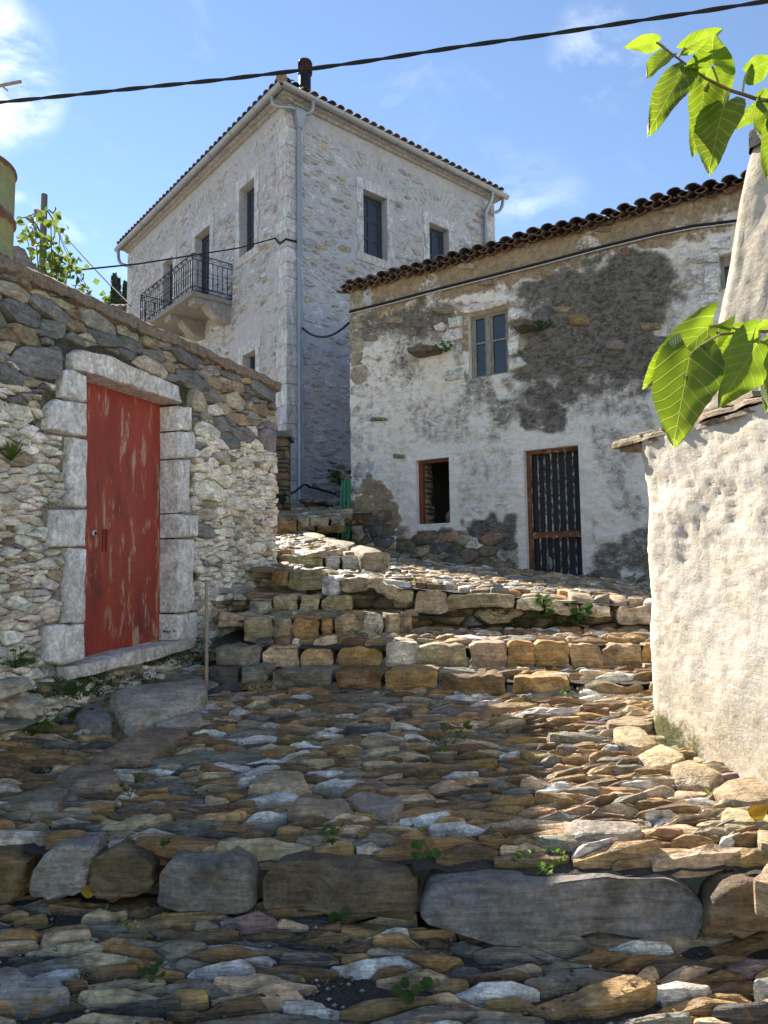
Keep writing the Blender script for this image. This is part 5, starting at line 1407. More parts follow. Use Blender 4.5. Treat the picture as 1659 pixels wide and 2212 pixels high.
# cornice, gutters, downpipes
for fr, ln in ((HR, RLEN), (HL, LLEN)):
    mb = MB(); zo_ = 0 if fr is HR else .004; obox(mb, fr, -.13 - zo_, ln + .05, ZTOP + .05 - zo_, ZTOP + .10 - zo_, -.1, .08, (.33, .33, .34)); obox(mb, fr, -.2 - zo_, ln + .1, ZTOP + .10 + zo_, ZTOP + .16 + zo_, -.1, .2, (.33, .33, .34)); mk('cornice', mb, M['quoin'], HOUSE, flat=True)
    mb = MB(); a = fr.P(-.30, ZTOP + .20, .29); b = fr.P(ln + .26, ZTOP + .17, .29); N_ = 8; n_ = 10
    vs = []; fs = []
    for k in range(2):
        c = (a, b)[k]
        for r in (.088, .08):
            for i in range(n_ + 1):
                t = math.pi + math.pi * i / n_; vs.append(c + fr.n * (r * math.cos(t)) + Vector((0, 0, r * math.sin(t))))
    m1 = n_ + 1
    for i in range(n_): fs += [(i, i + 1, 2 * m1 + i + 1, 2 * m1 + i), (m1 + i + 1, m1 + i, 3 * m1 + i, 3 * m1 + i + 1)]
    fs += [(0, 2 * m1, 3 * m1, m1), (n_, m1 + n_, 3 * m1 + n_, 2 * m1 + n_), tuple(list(range(0, m1)) + list(range(2 * m1 - 1, m1 - 1, -1))), tuple(list(range(2 * m1, 3 * m1)) + list(range(4 * m1 - 1, 3 * m1 - 1, -1)))]
    mb.add(vs, fs); G_ = mk('gutter', mb, M['zinc'], HOUSE, ang=50)
    for i in range(1, 9):
        mb = MB(); t_ = -.3 + (ln + .56) * i / 9.0; c = fr.P(t_, ZTOP + .20 - .03 * i / 9.0, .29)
        mb.tube([c + fr.n * (.093 * math.cos(math.pi + math.pi * k / 10)) + Vector((0, 0, .093 * math.sin(math.pi + math.pi * k / 10))) for k in range(11)], .008, 5); mk('gutter_clip', mb, M['zinc'], G_)
dpu = HR.px(646, 700, .08)[0]
zhop = HR.px(646, 255, .1)[1]
def bez(p, n=10):
    p = [Vector(q) for q in p]; out = []
    for i in range(n + 1):
        t = i / n; q = p[:]
        while len(q) > 1: q = [q[k].lerp(q[k + 1], t) for k in range(len(q) - 1)]
        out.append(q[0])
    return out
mb = MB(); foot = HR.px(652, 1083, .09)[1]
mb.tube([HR.P(dpu, zhop - .22, .09), HR.P(dpu, foot + .12, .09), HR.P(dpu - .02, foot, .13)], .052, 12)
DP = mk('downpipe', mb, M['zinc'], HOUSE, label='zinc downpipe with hopper beside the corner quoins')
mb = MB(); c = HR.P(dpu, zhop, .10)
vs = []
for (hh, a, b) in ((.16, .13, .10), (.10, .13, .10), (-.16, .07, .06), (-.24, .055, .055)):
    for (i, j) in ((-1, -1), (1, -1), (1, 1), (-1, 1)): vs.append(c + HR.d * (a * i) + HR.n * (b * j) + Vector((0, 0, hh)))
mb.add(vs, [(r * 4 + k, r * 4 + (k + 1) % 4, r * 4 + 4 + (k + 1) % 4, r * 4 + 4 + k) for r in range(3) for k in range(4)] + [(3, 2, 1, 0), (12, 13, 14, 15)]); mk('hopper', mb, M['zinc'], DP, flat=True)
mb = MB(); mb.tube(bez([HL.P(.12, ZTOP + .14, .29), HL.P(.12, ZTOP - .35, .30), HR.P(-.05, zhop + .15, .35), HR.P(dpu - .07, zhop + .14, .12), HR.P(dpu - .05, zhop + .08, .10)]), .042, 10); mk('swan_neck', mb, M['zinc'], DP)
mb = MB(); mb.tube(bez([HR.P(dpu + .24, ZTOP + .14, .29), HR.P(dpu + .26, ZTOP - .3, .3), HR.P(dpu + .1, zhop + .2, .12), HR.P(dpu + .04, zhop + .08, .10)]), .042, 10); mk('swan_neck', mb, M['zinc'], DP)
mb = MB()
for hh in (2.0, 4.6, 6.6): mb.tube([HR.P(dpu, foot + hh - .012, .09), HR.P(dpu, foot + hh + .012, .09)], .058, 12)
mk('pipe_bracket', mb, M['zinc'], DP, kind='stuff')
mb = MB(); q = HR.P(RLEN - .35, ZTOP + .12, .29)
mb.tube(bez([q, q + Vector((0, 0, -.35)), HR.P(RLEN - .45, ZTOP - .3, .1), HR.P(RLEN - .45, ZTOP - .55, .1)]) + [HR.P(RLEN - .45, ZTOP - 4, .1)], .05, 10); mk('downpipe', mb, M['zinc'], HOUSE)
mb = MB(); q = HR.P(RLEN + .12, ZTOP + .12, .25); mb.tube(bez([q, q + Vector((0, 0, -.4)), HR.P(RLEN - .1, ZTOP - .42, .2), HR.P(RLEN - .3, ZTOP - .35, .14)]), .045, 10); mk('swan_neck', mb, M['zinc'], HOUSE)
mb = MB(); q = HL.P(LLEN + .1, ZTOP + .12, .29); mb.tube(bez([q, q + Vector((0, 0, -.55)), HL.P(LLEN - .2, ZTOP - .45, .3), HL.P(LLEN - .3, ZTOP - .5, .06)]), .05, 10); mk('swan_neck', mb, M['zinc'], HOUSE)
# roof
RSH = rad(21); ov = .30
cc = Vector((cb.x, cb.y, ZTOP + .20))
def rp(u, v, h=0): return cc + HR.d * u + HL.d * v + Vector((0, 0, h))
half = min(RLEN, LLEN) / 2 + ov
hh = half * math.tan(RSH)
E00, E10, E11, E01 = rp(-ov, -ov), rp(RLEN + ov, -ov), rp(RLEN + ov, LLEN + ov), rp(-ov, LLEN + ov)
if LLEN > RLEN: Rg0, Rg1 = rp(RLEN / 2, half - ov, hh), rp(RLEN / 2, LLEN + ov - half, hh); faces = [(0, 1, 4), (1, 2, 5, 4), (2, 3, 5), (3, 0, 4, 5)]
else: Rg0, Rg1 = rp(half - ov, LLEN / 2, hh), rp(RLEN + ov - half, LLEN / 2, hh); faces = [(0, 1, 5, 4), (1, 2, 5), (2, 3, 4, 5), (3, 0, 4)]
mb = MB(); mb.add([E00, E10, E11, E01, Rg0, Rg1], faces + [(3, 2, 1, 0)], (.2, .12, .09)); HRF = mk('roof', mb, M['newtile'], HOUSE, flat=True)
for fr, ln, sd in ((HR, RLEN, 94), (HL, LLEN, 95)):
    rd_ = -fr.n * math.cos(RSH) + Vector((0, 0, math.sin(RSH)))
    ul = [-ov + .10 + .235 * i for i in range(int((ln + 2 * ov) / .235))]
    tile_field('t', fr, ul, ZTOP + .20, .34, rd_, .42, .09, 1, HRF, M['newtile'], (.16, .115, .10), (.15, .10, .085), sd, .012, .03, 150)
# hip tiles at the near corner
mb = MB()
hipd = (Rg0 - E00).normalized()
for i in range(5): mb.tube([E00 + hipd * (.35 * i - .05) + Vector((0, 0, .09)), E00 + hipd * (.35 * i + .4) + Vector((0, 0, .07))], [.115, .095], 10, (.20, .15, .11))
mk('hip_tile', mb, M['tile'], HRF, kind='stuff')
M['cap'] = plain_mat('sooty_copper_cap', (.06, .035, .028), .5, .5, sc=20, second=(.16, .08, .05), ssc=14)
# flue with a pierced copper cap
fb = at_y(659, 200, 15.6)
mb = MB(); ftop = at_y(659, 160, 15.6); mb.tube([fb - Vector((0, 0, .9)), ftop], .135, 20); FL = mk('flue', mb, M['iron'], HOUSE, label='black metal flue with rusty pierced cap')
mb = MB(); cap = at_y(659, 134, 15.6)
mb.tube([ftop, ftop + Vector((0, 0, .02))], .165, 20); mb.tube([cap - Vector((0, 0, .05)), cap], [.165, .15], 20)
for i in range(14):
    a = 2 * math.pi * i / 14; e = Vector((math.cos(a) * .155, math.sin(a) * .155, 0)); mb.bar(ftop + e, cap + e - Vector((0, 0, .03)), .014, 5)
mk('flue_cap', mb, M['cap'], FL)
# balcony
mb = MB(); TH = .10
ub0, ub1 = BU - .02, BEND + .05
obox(mb, HL, ub0, ub1, BZ - TH, BZ, -.05, BPRO + .04); BAL = mk('balcony', mb, M['slabgrey'], HOUSE, label='stone balcony with black wrought iron railing', flat=True)
for uc in (BU + .20, (BU + BEND) / 2, BEND - .2):
    mb = MB(); D_ = BPRO * .93; Hc = .43
    prof = [(0, 0), (D_, 0), (D_, -.15), (D_ - .16, -.15)]
    for i in range(1, 9):
        t = i / 8; prof.append((D_ - .16 - (D_ - .36) * t, -.15 + .06 * math.sin(min(1, t * 2.2) * math.pi) * (1 if t < .45 else 0) - (Hc - .17) * ss(.15, 1, t)))
    prof += [(.12, -Hc), (0, -Hc)]
    mb.prism(prof, lambda a, b, w, uc=uc: HL.P(uc + w, BZ - TH + b, a), -.16, .16); mk('corbel', mb, M['pinkstone'], BAL, flat=True)
RH = HL.px(*zf(1383, 470))[1] - BZ
def bal(u, w, z): return HL.P(u, BZ + z, w)
us_ = (BU + .0, BEND)
iron = M['iron']
rails = MB()
corners = [(BU, 0.0), (BU, BPRO), (BEND, BPRO), (BEND, 0.0)]
for h in (RH, RH - .13, .13, .03):
    for a, b in zip(corners[:-1], corners[1:]): rails.bar(bal(a[0], a[1], h), bal(b[0], b[1], h), .011 if h < RH else .013, 6)
mk('railing', rails, iron, BAL, kind=None)
for a in corners[:]:
    mb = MB(); mb.bar(bal(*a, 0), bal(*a, RH), .016, 6); mk('post', mb, iron, BAL)
scr = MB()
for a, b in zip(corners[:-1], corners[1:]):
    L_ = math.dist(a, b); n = max(2, int(round(L_ / .125)))
    for i in range(1, n + 1):
        t = i / n; u = a[0] + (b[0] - a[0]) * t; w_ = a[1] + (b[1] - a[1]) * t
        if i < n: mb = MB(); mb.tube([bal(u, w_, .13), bal(u, w_, .2), bal(u, w_, .24), bal(u, w_, RH - .24), bal(u, w_, RH - .2), bal(u, w_, RH - .13)], [.007, .007, .012, .007, .012, .007], 5); mk('baluster', mb, iron, BAL)
        tm = (i - .5) / n; um_ = a[0] + (b[0] - a[0]) * tm; wm = a[1] + (b[1] - a[1]) * tm; dx = ((b[0] - a[0]) / L_, (b[1] - a[1]) / L_)
        rr = .5 * L_ / n
        scr.tube([bal(um_ + dx[0] * rr * math.cos(q), wm + dx[1] * rr * math.cos(q), RH * .52 + rr * math.sin(q)) for q in [2 * math.pi * k / 10 for k in range(11)]], .006, 4)
        if i % 2:
            for hc in (.08, RH - .065): scr.tube([bal(um_ + dx[0] * .045 * math.cos(q) * (1 - q / 14), wm + dx[1] * .045 * math.cos(q) * (1 - q / 14), hc + .045 * math.sin(q) * (1 - q / 14)) for q in [k * .7 for k in range(13)]], .006, 4)
        else:
            for s_ in (1, -1):
                hc = .08 if s_ > 0 else RH - .065
                scr.bar(bal(um_ - dx[0] * .09, wm - dx[1] * .09, hc - .04 * s_), bal(um_ + dx[0] * .09, wm + dx[1] * .09, hc + .04 * s_), .006, 4)
mk('scrollwork', scr, iron, BAL, kind='stuff')
# ------------------------------------------------------------------ retaining wall under the footpath
rnd = random.Random(101)
RETW = empty('retaining_wall', FE2.P(1, EYE - .6), 'low mossy rubble wall under the footpath coping', 'wall')
for fr, a, b, sd in ((FE1, .25, 1.12, 1), (FE2, -.05, 2.6, 2)):
    wall_sheet('wall_core', fr.shift(-.12), a - .1, b, EYE - .75, EYE + .0, .05, [], lambda u, z: .02 * fbm((u * 6, z * 6, 1)), M['mossdirt'], RETW, keep=lambda u, z, fr=fr: z < hR(*fr.P(u, 0)[:2]) - .06)
    r2_ = random.Random(110 + sd); it = []
    P = scatter(r2_, a, b, EYE - .7, EYE + .02, lambda u, z: .05, 2.2, (1.7, 1.2, .9, .65), 500, .8)
    for q, poly in zip(P, power_cells(P, a, b, EYE - .7, EYE + .02, 2.2)):
        if not poly: continue
        A, c = area_c(poly); p3 = fr.P(*c)
        if c[1] > hR(p3.x, p3.y) - .10: continue
        cl = pick(r2_, [(3, (.13, .10, .06)), (3, (.22, .165, .09)), (2, (.3, .24, .15)), (2, (.12, .115, .10)), (.6, (.3, .16, .1))]); s2 = r2_.random()
        def fn(mb, poly=poly, cl=cl, s2=s2, fr=fr):
            r3 = random.Random(s2); return stone(mb, poly, lambda u, v, w: fr.P(u, v, w - .12), r3.uniform(.04, .10), .1, r3, 12, .02, .015, .012, .006, .2, RING2, cl, 3, freq=9)
        it.append((A, fn))
    lay(it, RETW, 'wall_stone', M['old_stone'], 150)

# ------------------------------------------------------------------ behind the garden wall
mb = MB()
tp = [RW.P(U0, 0, -.3), RW.P(U1 - .3, 0, -.3), Vector((-3.3, 12.2, 0)), Vector((-4.5, 16, 0)), Vector((-14, 16, 0)), Vector((-14, 2.0, 0))]
n = len(tp); zt, zb2 = EYE + 1.80, EYE - 1.5
mb.add([p + Vector((0, 0, zt)) for p in tp] + [p + Vector((0, 0, zb2)) for p in tp], [tuple(range(n))] + [(i, n + i, n + (i + 1) % n, (i + 1) % n) for i in range(n)])
mk('terrace', mb, M['earth'], kind='structure', label='earth terrace behind the garden wall', flat=True)
# oil barrel
mb = MB(); bc = Vector((-2.86, 4.72, EYE + 1.80)); Rb = .292; prof = []
Hb = 1.06
for h, r in ((0, Rb + .006), (.015, Rb + .012), (.03, Rb), (.30, Rb), (.335, Rb), (.35, Rb + .016), (.365, Rb + .016), (.38, Rb), (.66, Rb), (.675, Rb + .016), (.69, Rb + .016), (.705, Rb), (Hb - .03, Rb), (Hb - .015, Rb + .012), (Hb, Rb + .008)): prof.append((h, r))
mb.tube([bc + Vector((0, 0, h)) for h, r in prof], [r for h, r in prof], 48)
def barrel_mat():
    m, k, b, o = new_mat('rust_streaked_green_paint'); pos = k.n('ShaderNodeNewGeometry').outputs['Position']
    n1 = k.noise(k.scaled(pos, (1, 1, .3)), 9, 8, .7); n2 = k.noise(pos, 14, 9, .7); sp = k.n('ShaderNodeSeparateXYZ'); k.l(pos, sp.inputs[0])
    c = k.mix(k.mrange(n2, .35, .65), (.21, .22, .09), (.29, .30, .12))
    rings = None
    for h in (0.0, .357, .683, Hb):
        d = k.math('ABSOLUTE', k.math('SUBTRACT', sp.outputs[2], EYE + 1.80 + h)); f = k.mrange(d, .015, .075, 1, 0)
        rings = f if rings is None else k.math('MAXIMUM', rings, f)
    f = k.mrange(k.math('ADD', k.math('MULTIPLY', rings, .24), k.math('ADD', k.math('MULTIPLY', n1, .55), k.math('MULTIPLY', n2, .3))), .56, .64)
    c = k.mix(f, c, k.mix(n2, (.10, .045, .03), (.20, .09, .05))); k.l(c, b.inputs['Base Color']); b.inputs['Roughness'].default_value = .7
    set_bump(k, b, n2, .3, .006); return m
M['barrel'] = barrel_mat()
mk('oil_barrel', mb, M['barrel'], label='rusty pale green oil barrel standing behind the garden wall', cat='barrel', ang=50)
mb = MB(); a = at_y(-60, 197, 4.9); b = at_y(46, 176, 4.9); mb.bar(a, b, .012, 6); mb.bar(at_y(-30, 158, 4.9), at_y(17, 196, 4.9), .006, 5)
mb.bar(at_y(-40, 205, 4.9), Vector((a.x - .05, 4.9, EYE + 1.7)), .015, 6)
mk('wooden_stick', mb, M['stick'], label='bare wooden stick poking above the oil barrel', cat='stick')
# rough grey ruin wall
YR = 7.2; FR_ = Frame((at_y(20, 600, YR).x, YR), (1, .35)); mb = MB()
pts = [FR_.px(*q) for q in ((-40, 525), (36, 532), (52, 540), (66, 565), (84, 585), (104, 606), (128, 640), (140, 700), (-40, 700))]
stone(mb, pts, lambda u, v, w: FR_.P(u, v, w), .05, .4, rnd, 40, .03, 0, .03, 0, 0, RING2, (.17, .15, .14), 0, False, jit=.05, freq=4)
mk('ruined_wall', mb, M['old_stone'], label='sloping grey ruined wall stub behind the barrel', cat='wall')
# utility pole
YP = 19.0; pt_ = at_y(96, 420, YP); mb = MB(); pbm = Vector((pt_.x, YP, EYE - 1)); mb.tube([pbm, pt_ - Vector((0, 0, .02)), pt_], [.13, .082, .078], 14)
POLE = mk('utility_pole', mb, M['pole'], label='grey wooden utility pole with tangled wires', cat='pole')
mb = MB()
W_ = lambda x, y: at_y(x, y, YP)
for pts in (((42, 471), (55, 471), (70, 466), (84, 455), (92, 453)), ((56, 471), (76, 485), (88, 510), (92, 540)), ((60, 471), (80, 478), (94, 505), (92, 545)), ((70, 500), (60, 530), (78, 533), (96, 528)), ((104, 453), (116, 460), (122, 475)), ((102, 455), (112, 470), (120, 482)), ((118, 482), (121, 505), (116, 520), (108, 528)), ((112, 460), (122, 455), (120, 448))):
    mb.tube(bez([W_(*p) for p in pts], 10), .018, 4)
mk('wire_bundle', mb, M['blackcable'], POLE, kind='stuff')
for (x, y) in ((77, 456), (64, 469), (66, 476), (70, 481), (71, 527)):
    mb = MB(); c = W_(x, y); mb.tube([c - Vector((0, 0, .06)), c, c + Vector((0, 0, .06))], [.03, .055, .02], 8); mk('insulator', mb, M['terracotta'], POLE)
def cable(name, pts, r, label, mat='blackcable', cat='cable', n=7):
    mb = MB(); mb.tube(pts, r, n); return mk(name, mb, M[mat], label=label, cat=cat)
def sagline(a, b, sag, n=20): return [a.lerp(b, i / n) - Vector((0, 0, sag * 4 * (i / n) * (1 - i / n))) for i in range(n + 1)]
cable('power_wire', sagline(W_(118, 440 + 42), at_y(282, 660, 13), .05), .016, 'thick service wire slanting down from the pole top')
cable('power_wire', sagline(W_(117, 483), at_y(195, 655, 14), .05), .010, 'thin wire dropping steeply from the pole, nearer the pole')
cable('power_wire', sagline(W_(118, 483), at_y(207, 655, 14), .05), .010, 'thin wire dropping steeply from the pole, farther from it')
pw = [at_y(-20, 604, 7.5), at_y(105, 591, 9), at_y(170, 583, 10), at_y(300, 570, 12), at_y(432, 549, 13.2), at_y(520, 535, 13.9), HL.P(.42, HL.px(585, 524)[1], .04)]
cable('house_cable', pw, .014, 'black cable running to the corner of the big house past its balcony')
cable('house_cable', [HL.P(.42, HL.px(585, 524)[1], .03), HL.P(.2, HL.px(608, 528)[1], .05), HL.P(-.04, HL.px(618, 520)[1], .05), HR.P(.25, HR.px(640, 524)[1], .05)], .022, 'short black cable bent round the quoin corner')
cable('house_cable', sagline(HR.P(dpu + .1, HR.px(657, 712)[1], .06), LB.P(LU1 - .0, LB.px(758, 698)[1], .03), .22), .022, 'black cable sagging between downpipe and old house')
cable('house_cable', sagline(HL.P(-.02, HL.px(605, 545)[1], .06), LB.P(LU1, LB.px(757, 655)[1], .02), .03), .006, 'thin white cord stretched from quoin corner to old house', 'whitecable')
# cables along the old facade
kp = [(758, 675), (850, 652), (960, 623), (1065, 597), (1180, 568), (1300, 536), (1420, 507), (1500, 491), (1600, 479)]
cable('facade_cable', [LB.P(*LB.px(x, y), .045) for x, y in kp], .021, 'thick black cable clipped below the old house eaves')
cable('facade_cable', [LB.P(*LB.px(x, y + 5), .05) for x, y in kp], .008, 'thin white cable clipped along under the black one', 'whitecable')
# twisted service cable overhead
ov_ = [(-60, 228, 5.6), (0, 221, 5.5), (160, 205, 5.4), (330, 187, 5.3), (480, 172, 5.2), (640, 153, 5.1), (800, 131, 5.0), (1000, 100, 4.9), (1180, 75, 4.8), (1350, 49, 4.7), (1500, 27, 4.6), (1660, 2, 4.5), (1720, -8, 4.45)]
ctr = [at_y(*p) for p in ov_]; L_ = [0]
for a, b in zip(ctr[:-1], ctr[1:]): L_.append(L_[-1] + (b - a).length)
mb = MB(); N_ = 320
for ph in (0, math.pi):
    pts = []
    for i in range(N_ + 1):
        s = L_[-1] * i / N_; k = max(0, min(len(L_) - 2, next((q for q in range(len(L_) - 1) if L_[q + 1] >= s), len(L_) - 2)))
        t = (s - L_[k]) / (L_[k + 1] - L_[k]); p = ctr[k].lerp(ctr[k + 1], t); a = s * 2 * math.pi / .62 + ph
        pts.append(p + Vector((0, math.cos(a) * .006, math.sin(a) * .006)))
    mb.tube(pts, .0095, 8)
mk('overhead_cable', mb, M['blackcable'], label='thick twisted black cable crossing the sky overhead', cat='cable')

# leafy shrub by the pole, and far things
def leaf_quad(mb, c, a, b, n_, fold=.15, col=None):
    """small pointed leaf: a length vector, b half width vector"""
    mb.add([c, c + a * .45 + b + n_ * fold * b.length, c + a, c + a * .45 - b + n_ * fold * b.length, c + a * .45], [(0, 4, 1), (1, 4, 2), (2, 4, 3), (3, 4, 0)], col)


def rdir_(r2): 
    while True:
        v = Vector((r2.uniform(-1, 1), r2.uniform(-1, 1), r2.uniform(-1, 1)))
        if .1 < v.length < 1: return v.normalized()


YV = 8.6; r2 = random.Random(121)
VB = at_y(120, 640, YV); VB.z = EYE + 1.8
VT = empty('fig_shrub', VB, 'leafy green shrub growing behind the garden wall below the pole', 'shrub')
tr = MB(); lf = MB()
for (tip, m_) in (((110, 475), 1), ((75, 490), 1), ((130, 505), 1), ((150, 560), 1), ((90, 530), 1), ((170, 598), 1), ((185, 612), 1), ((120, 560), 1), ((140, 590), 1), ((60, 520), 1)):
    T = at_y(tip[0], tip[1], YV + r2.uniform(-.4, .4)); pts = bez([VB + Vector((0, 0, .1)), VB.lerp(T, .5) + Vector((r2.uniform(-.1, .1), 0, .15)), T], 8); tr.tube(pts, [.018 - .0016 * i for i in range(9)], 5)
    for i in range(64):
        p = pts[r2.randint(2, 8)] + rdir_(r2) * r2.uniform(.02, .17); a = (rdir_(r2) + Vector((0, 0, -.5))).normalized(); b = a.cross(rdir_(r2)).normalized(); s_ = r2.uniform(.07, .14)
        leaf_quad(lf, p, a * s_, b * s_ * .45, a.cross(b), .3)
mk('stem', tr, M['bark'], VT); mk('foliage', lf, M['vine'], VT, flat=True)
YS = 8.8; VB2 = at_y(228, 668, YS); VB2.z = EYE + 1.8; lf = MB(); T = at_y(228, 645, YS)
for i in range(12):
    p = T + rdir_(r2) * .05; a = (rdir_(r2) + Vector((0, 0, .2))).normalized(); b = a.cross(rdir_(r2)).normalized(); leaf_quad(lf, p, a * .09, b * .038, a.cross(b), .3)
lf.bar(VB2, T, .008, 5); mk('sapling', lf, M['vine'], label='tiny green sapling tip showing over the coping near the balcony', cat='plant', flat=True)
# far tiled house
YF = 30.0; f0 = at_y(180, 634, YF); f1 = at_y(330, 634, YF); FH = empty('far_house', Vector((f0.x + 3, YF + 2, f0.z - 6)), 'distant brick rubble house under a dark tiled roof', 'house')
FF_ = Frame((f0.x - 1, YF), (1, .05)); mb = MB(); obox(mb, FF_, -.5, 9, f0.z - 7, f0.z - .75, -5, 0); mk('wall', mb, M['brickwall'], FH, flat=True)
mb = MB()
for i in range(32):
    u = -.9 + i * .3
    for k in range(4):
        j = rnd.uniform(-.03, .03); mb.tube([FF_.P(u + j, f0.z - .80 + k * .22, .4 - k * .55), FF_.P(u + j, f0.z - .53 + k * .22, -.25 - k * .55)], [.17, .14], 8, vary((.10, .085, .075), rnd, .35))
mk('roof', mb, M['tile'], FH, kind='stuff')
def cypress(px, pyt, w_, y, hgt, lab, sd):
    r2 = random.Random(sd); T = at_y(px, pyt, y); B = T - Vector((0, 0, hgt)); t = empty('cypress_tree', B, lab, 'tree', 'cypresses on the far skyline')
    mb = MB(); mb.tube([B, B + Vector((0, 0, hgt * .5))], [.25, .1], 6); mk('trunk', mb, M['bark'], t)
    mb = MB()
    for i in range(900):
        h = r2.uniform(.0, 1.0) ** .8; rr = w_ * (math.sin(min(1, (1 - h) * 1.35 + .02) * math.pi / 2)) * math.sqrt(r2.random()); a = r2.uniform(0, 6.283)
        p = B + Vector((rr * math.cos(a), rr * math.sin(a), hgt * (.12 + .88 * h))); d = (Vector((math.cos(a) * .35, math.sin(a) * .35, 1)) + rdir_(r2) * .3).normalized(); b = d.cross(rdir_(r2)).normalized(); s_ = r2.uniform(.25, .6) * hgt / 9
        leaf_quad(mb, p, d * s_, b * s_ * .22, d.cross(b), .2)
    mk('crown', mb, M['cypress'], t, flat=True)
cypress(247, 598, .52, 62, 8.5, 'broader distant cypress with two tips above the far roof', 1); cypress(256, 606, .40, 62.5, 8.0, 'short distant cypress leaning against the broader one', 2); cypress(270, 613, .40, 64, 8, 'slim distant cypress beside the house corner', 3)

# dark pier of stacked slate between garden wall and house
PB = Vector((-2.1, 12.0, EYE + .9)); PIER = empty('slate_pier', PB, 'dark stacked slate pier between garden wall and big house', 'pier'); FP_ = Frame((-2.4, 11.6), (1, 0))
px1 = FP_.px(621, 1000)[0]; z = EYE + .7; ztp = FP_.px(610, 942)[1]; r2 = random.Random(131)
mb = MB(); obox(mb, FP_, -.5, px1 - .03, EYE + .6, ztp - .02, -.6, -.03); mk('core', mb, M['mossdirt'], PIER, flat=True)
while z < ztp:
    h = r2.uniform(.06, .15); x = -.5
    while x < px1:
        wd = min(r2.uniform(.25, .6), px1 - x + .02); mb = MB(); x2 = x + wd
        stone(mb, [(x, z), (x2, z), (x2, z + h), (x, z + h)], lambda u, v, w: FP_.P(u, v, w), .03, .3, r2, 12, .018, .004, .012, .004, .06, RING2, pick(r2, [(3, (.14, .10, .055)), (2, (.10, .085, .06)), (1, (.2, .15, .09))]), 1, freq=8); mk('slate', mb, M['old_stone'], PIER); x = x2
    z += h
mb = MB(); stone(mb, [(-.55, -.6), (px1 + .05, -.6), (px1 + .06, .07), (-.55, .08)], lambda u, v, w: FP_.P(u, ztp + w, v), .09, .02, r2, 18, .02, 0, .015, 0, 0, RING2, (.12, .12, .125), 1, freq=6); mk('cap_slab', mb, M['old_stone'], PIER)
# rubble footing along the big house
it = []; r2 = random.Random(141); FT = Frame((-2.2, 12.6), (1, .25))
FOOT = empty('rubble_footing', FT.P(.8, EYE + 1.0), 'low dark rubble footing along the base of the big house', 'wall')
mb = MB(); obox(mb, FT, -.4, 2.3, EYE + .6, FT.px(690, 1096)[1] - .05, -2.2, -.05); mk('core', mb, M['mossdirt'], FOOT, flat=True)
zt2 = FT.px(690, 1092)[1]
P = scatter(r2, -.3, 2.2, EYE + .8, zt2 + .1, lambda u, z: .08, 1.7, (1.6, 1.2, .9, .7), 400, .8)
for q, poly in zip(P, power_cells(P, -.3, 2.2, EYE + .8, zt2 + .1, 1.7)):
    if not poly: continue
    cl = pick(r2, [(3, (.13, .12, .10)), (2, (.2, .19, .17)), (1, (.2, .15, .09))]); s2 = r2.random()
    def fn(mb, poly=poly, cl=cl, s2=s2): r3 = random.Random(s2); return stone(mb, poly, lambda u, v, w: FT.P(u, v, w - .05), r3.uniform(.04, .14), .3, r3, 12, .03, .02, .02, .006, .2, RING2, cl, 3, freq=7)
    it.append((1, fn))
lay(it, FOOT, 'wall_stone', M['old_stone'])
mb = MB(); c = FT.P(FT.px(663, 1095)[0], 0); zz0 = FT.px(663, 1098)[1]; c = c - FT.n * .2
obox(mb, FT, FT.px(648, 1090)[0], FT.px(678, 1090)[0], zz0, zz0 + .17, -.3, -.02); mk('drain_box', mb, M['redtimber'], label='small brown drain box at the foot of the zinc downpipe', cat='drain box', flat=True)
g = lambda x, y, w=.05: HR.P(*HR.px(x, y), w)
cable('black_pipe', bez([FP_.P(*FP_.px(615, 1072), .1), FP_.P(*FP_.px(632, 1060), -.6), g(640, 1042, .25), g(652, 1050, .2)], 8) + bez([g(660, 1054, .15), g(690, 1058, .1), g(722, 1068, .06)], 6), .022, 'black plastic pipe looped behind the zinc downpipe')
mb = MB(); c = FP_.P(*FP_.px(611, 1080), .12); mb.tube([c + Vector((0, -.03, 0)), c + Vector((0, .03, 0))], .07, 16); mk('round_fitting', mb, M['blackcable'], label='round black pipe fitting beside the slate pier', cat='fitting')
# green hose hung at the old house corner
HB = LB.P(LU1 + .06, 0, .06); YH = HB.y; mb = MB(); r2 = random.Random(151)
H_ = lambda x, y, dy=0: at_y(x, y, YH + dy)
for i in range(11):
    x0 = r2.uniform(738, 746); x1 = r2.uniform(748, 760); top = 1032 + r2.uniform(-3, 4); bot = 1172 - abs(r2.gauss(0, 14)); mid = (x0 + x1) / 2; dy = r2.uniform(-.06, .06)
    xb = 745 + r2.uniform(-5, 7)
    pts = [H_(xb - 3, bot, dy)] + bez([H_(xb - 5, bot - 20, dy), H_(x0, 1110, dy), H_(x0, 1060, dy), H_(x0 + 1, top + 6, dy)], 8) + bez([H_(x0 + 2, top + 2, dy), H_(mid, top - 6, dy), H_(x1 - 2, top + 2, dy)], 6) + bez([H_(x1, top + 8, dy), H_(x1, 1070, dy), H_(x1 - 1, 1120, dy), H_(xb + 4, bot - 16, dy)], 8) + [H_(xb + 2, bot, dy)]
    mb.tube(pts, .0105, 6)
pts = bez([H_(740, 1036), H_(735, 1060), H_(738, 1090), H_(735, 1130), H_(728, 1170, .05)], 14); mb.tube(pts, .0105, 6)
pts = bez([H_(742, 1090, .1), H_(740, 1112, .1), H_(730, 1122, .1), H_(700, 1118, .2), H_(680, 1117, .4)], 12); mb.tube(pts, .0105, 6)
mk('garden_hose', mb, M['hose'], label='green garden hose hanging in loops at the old house corner', cat='hose')
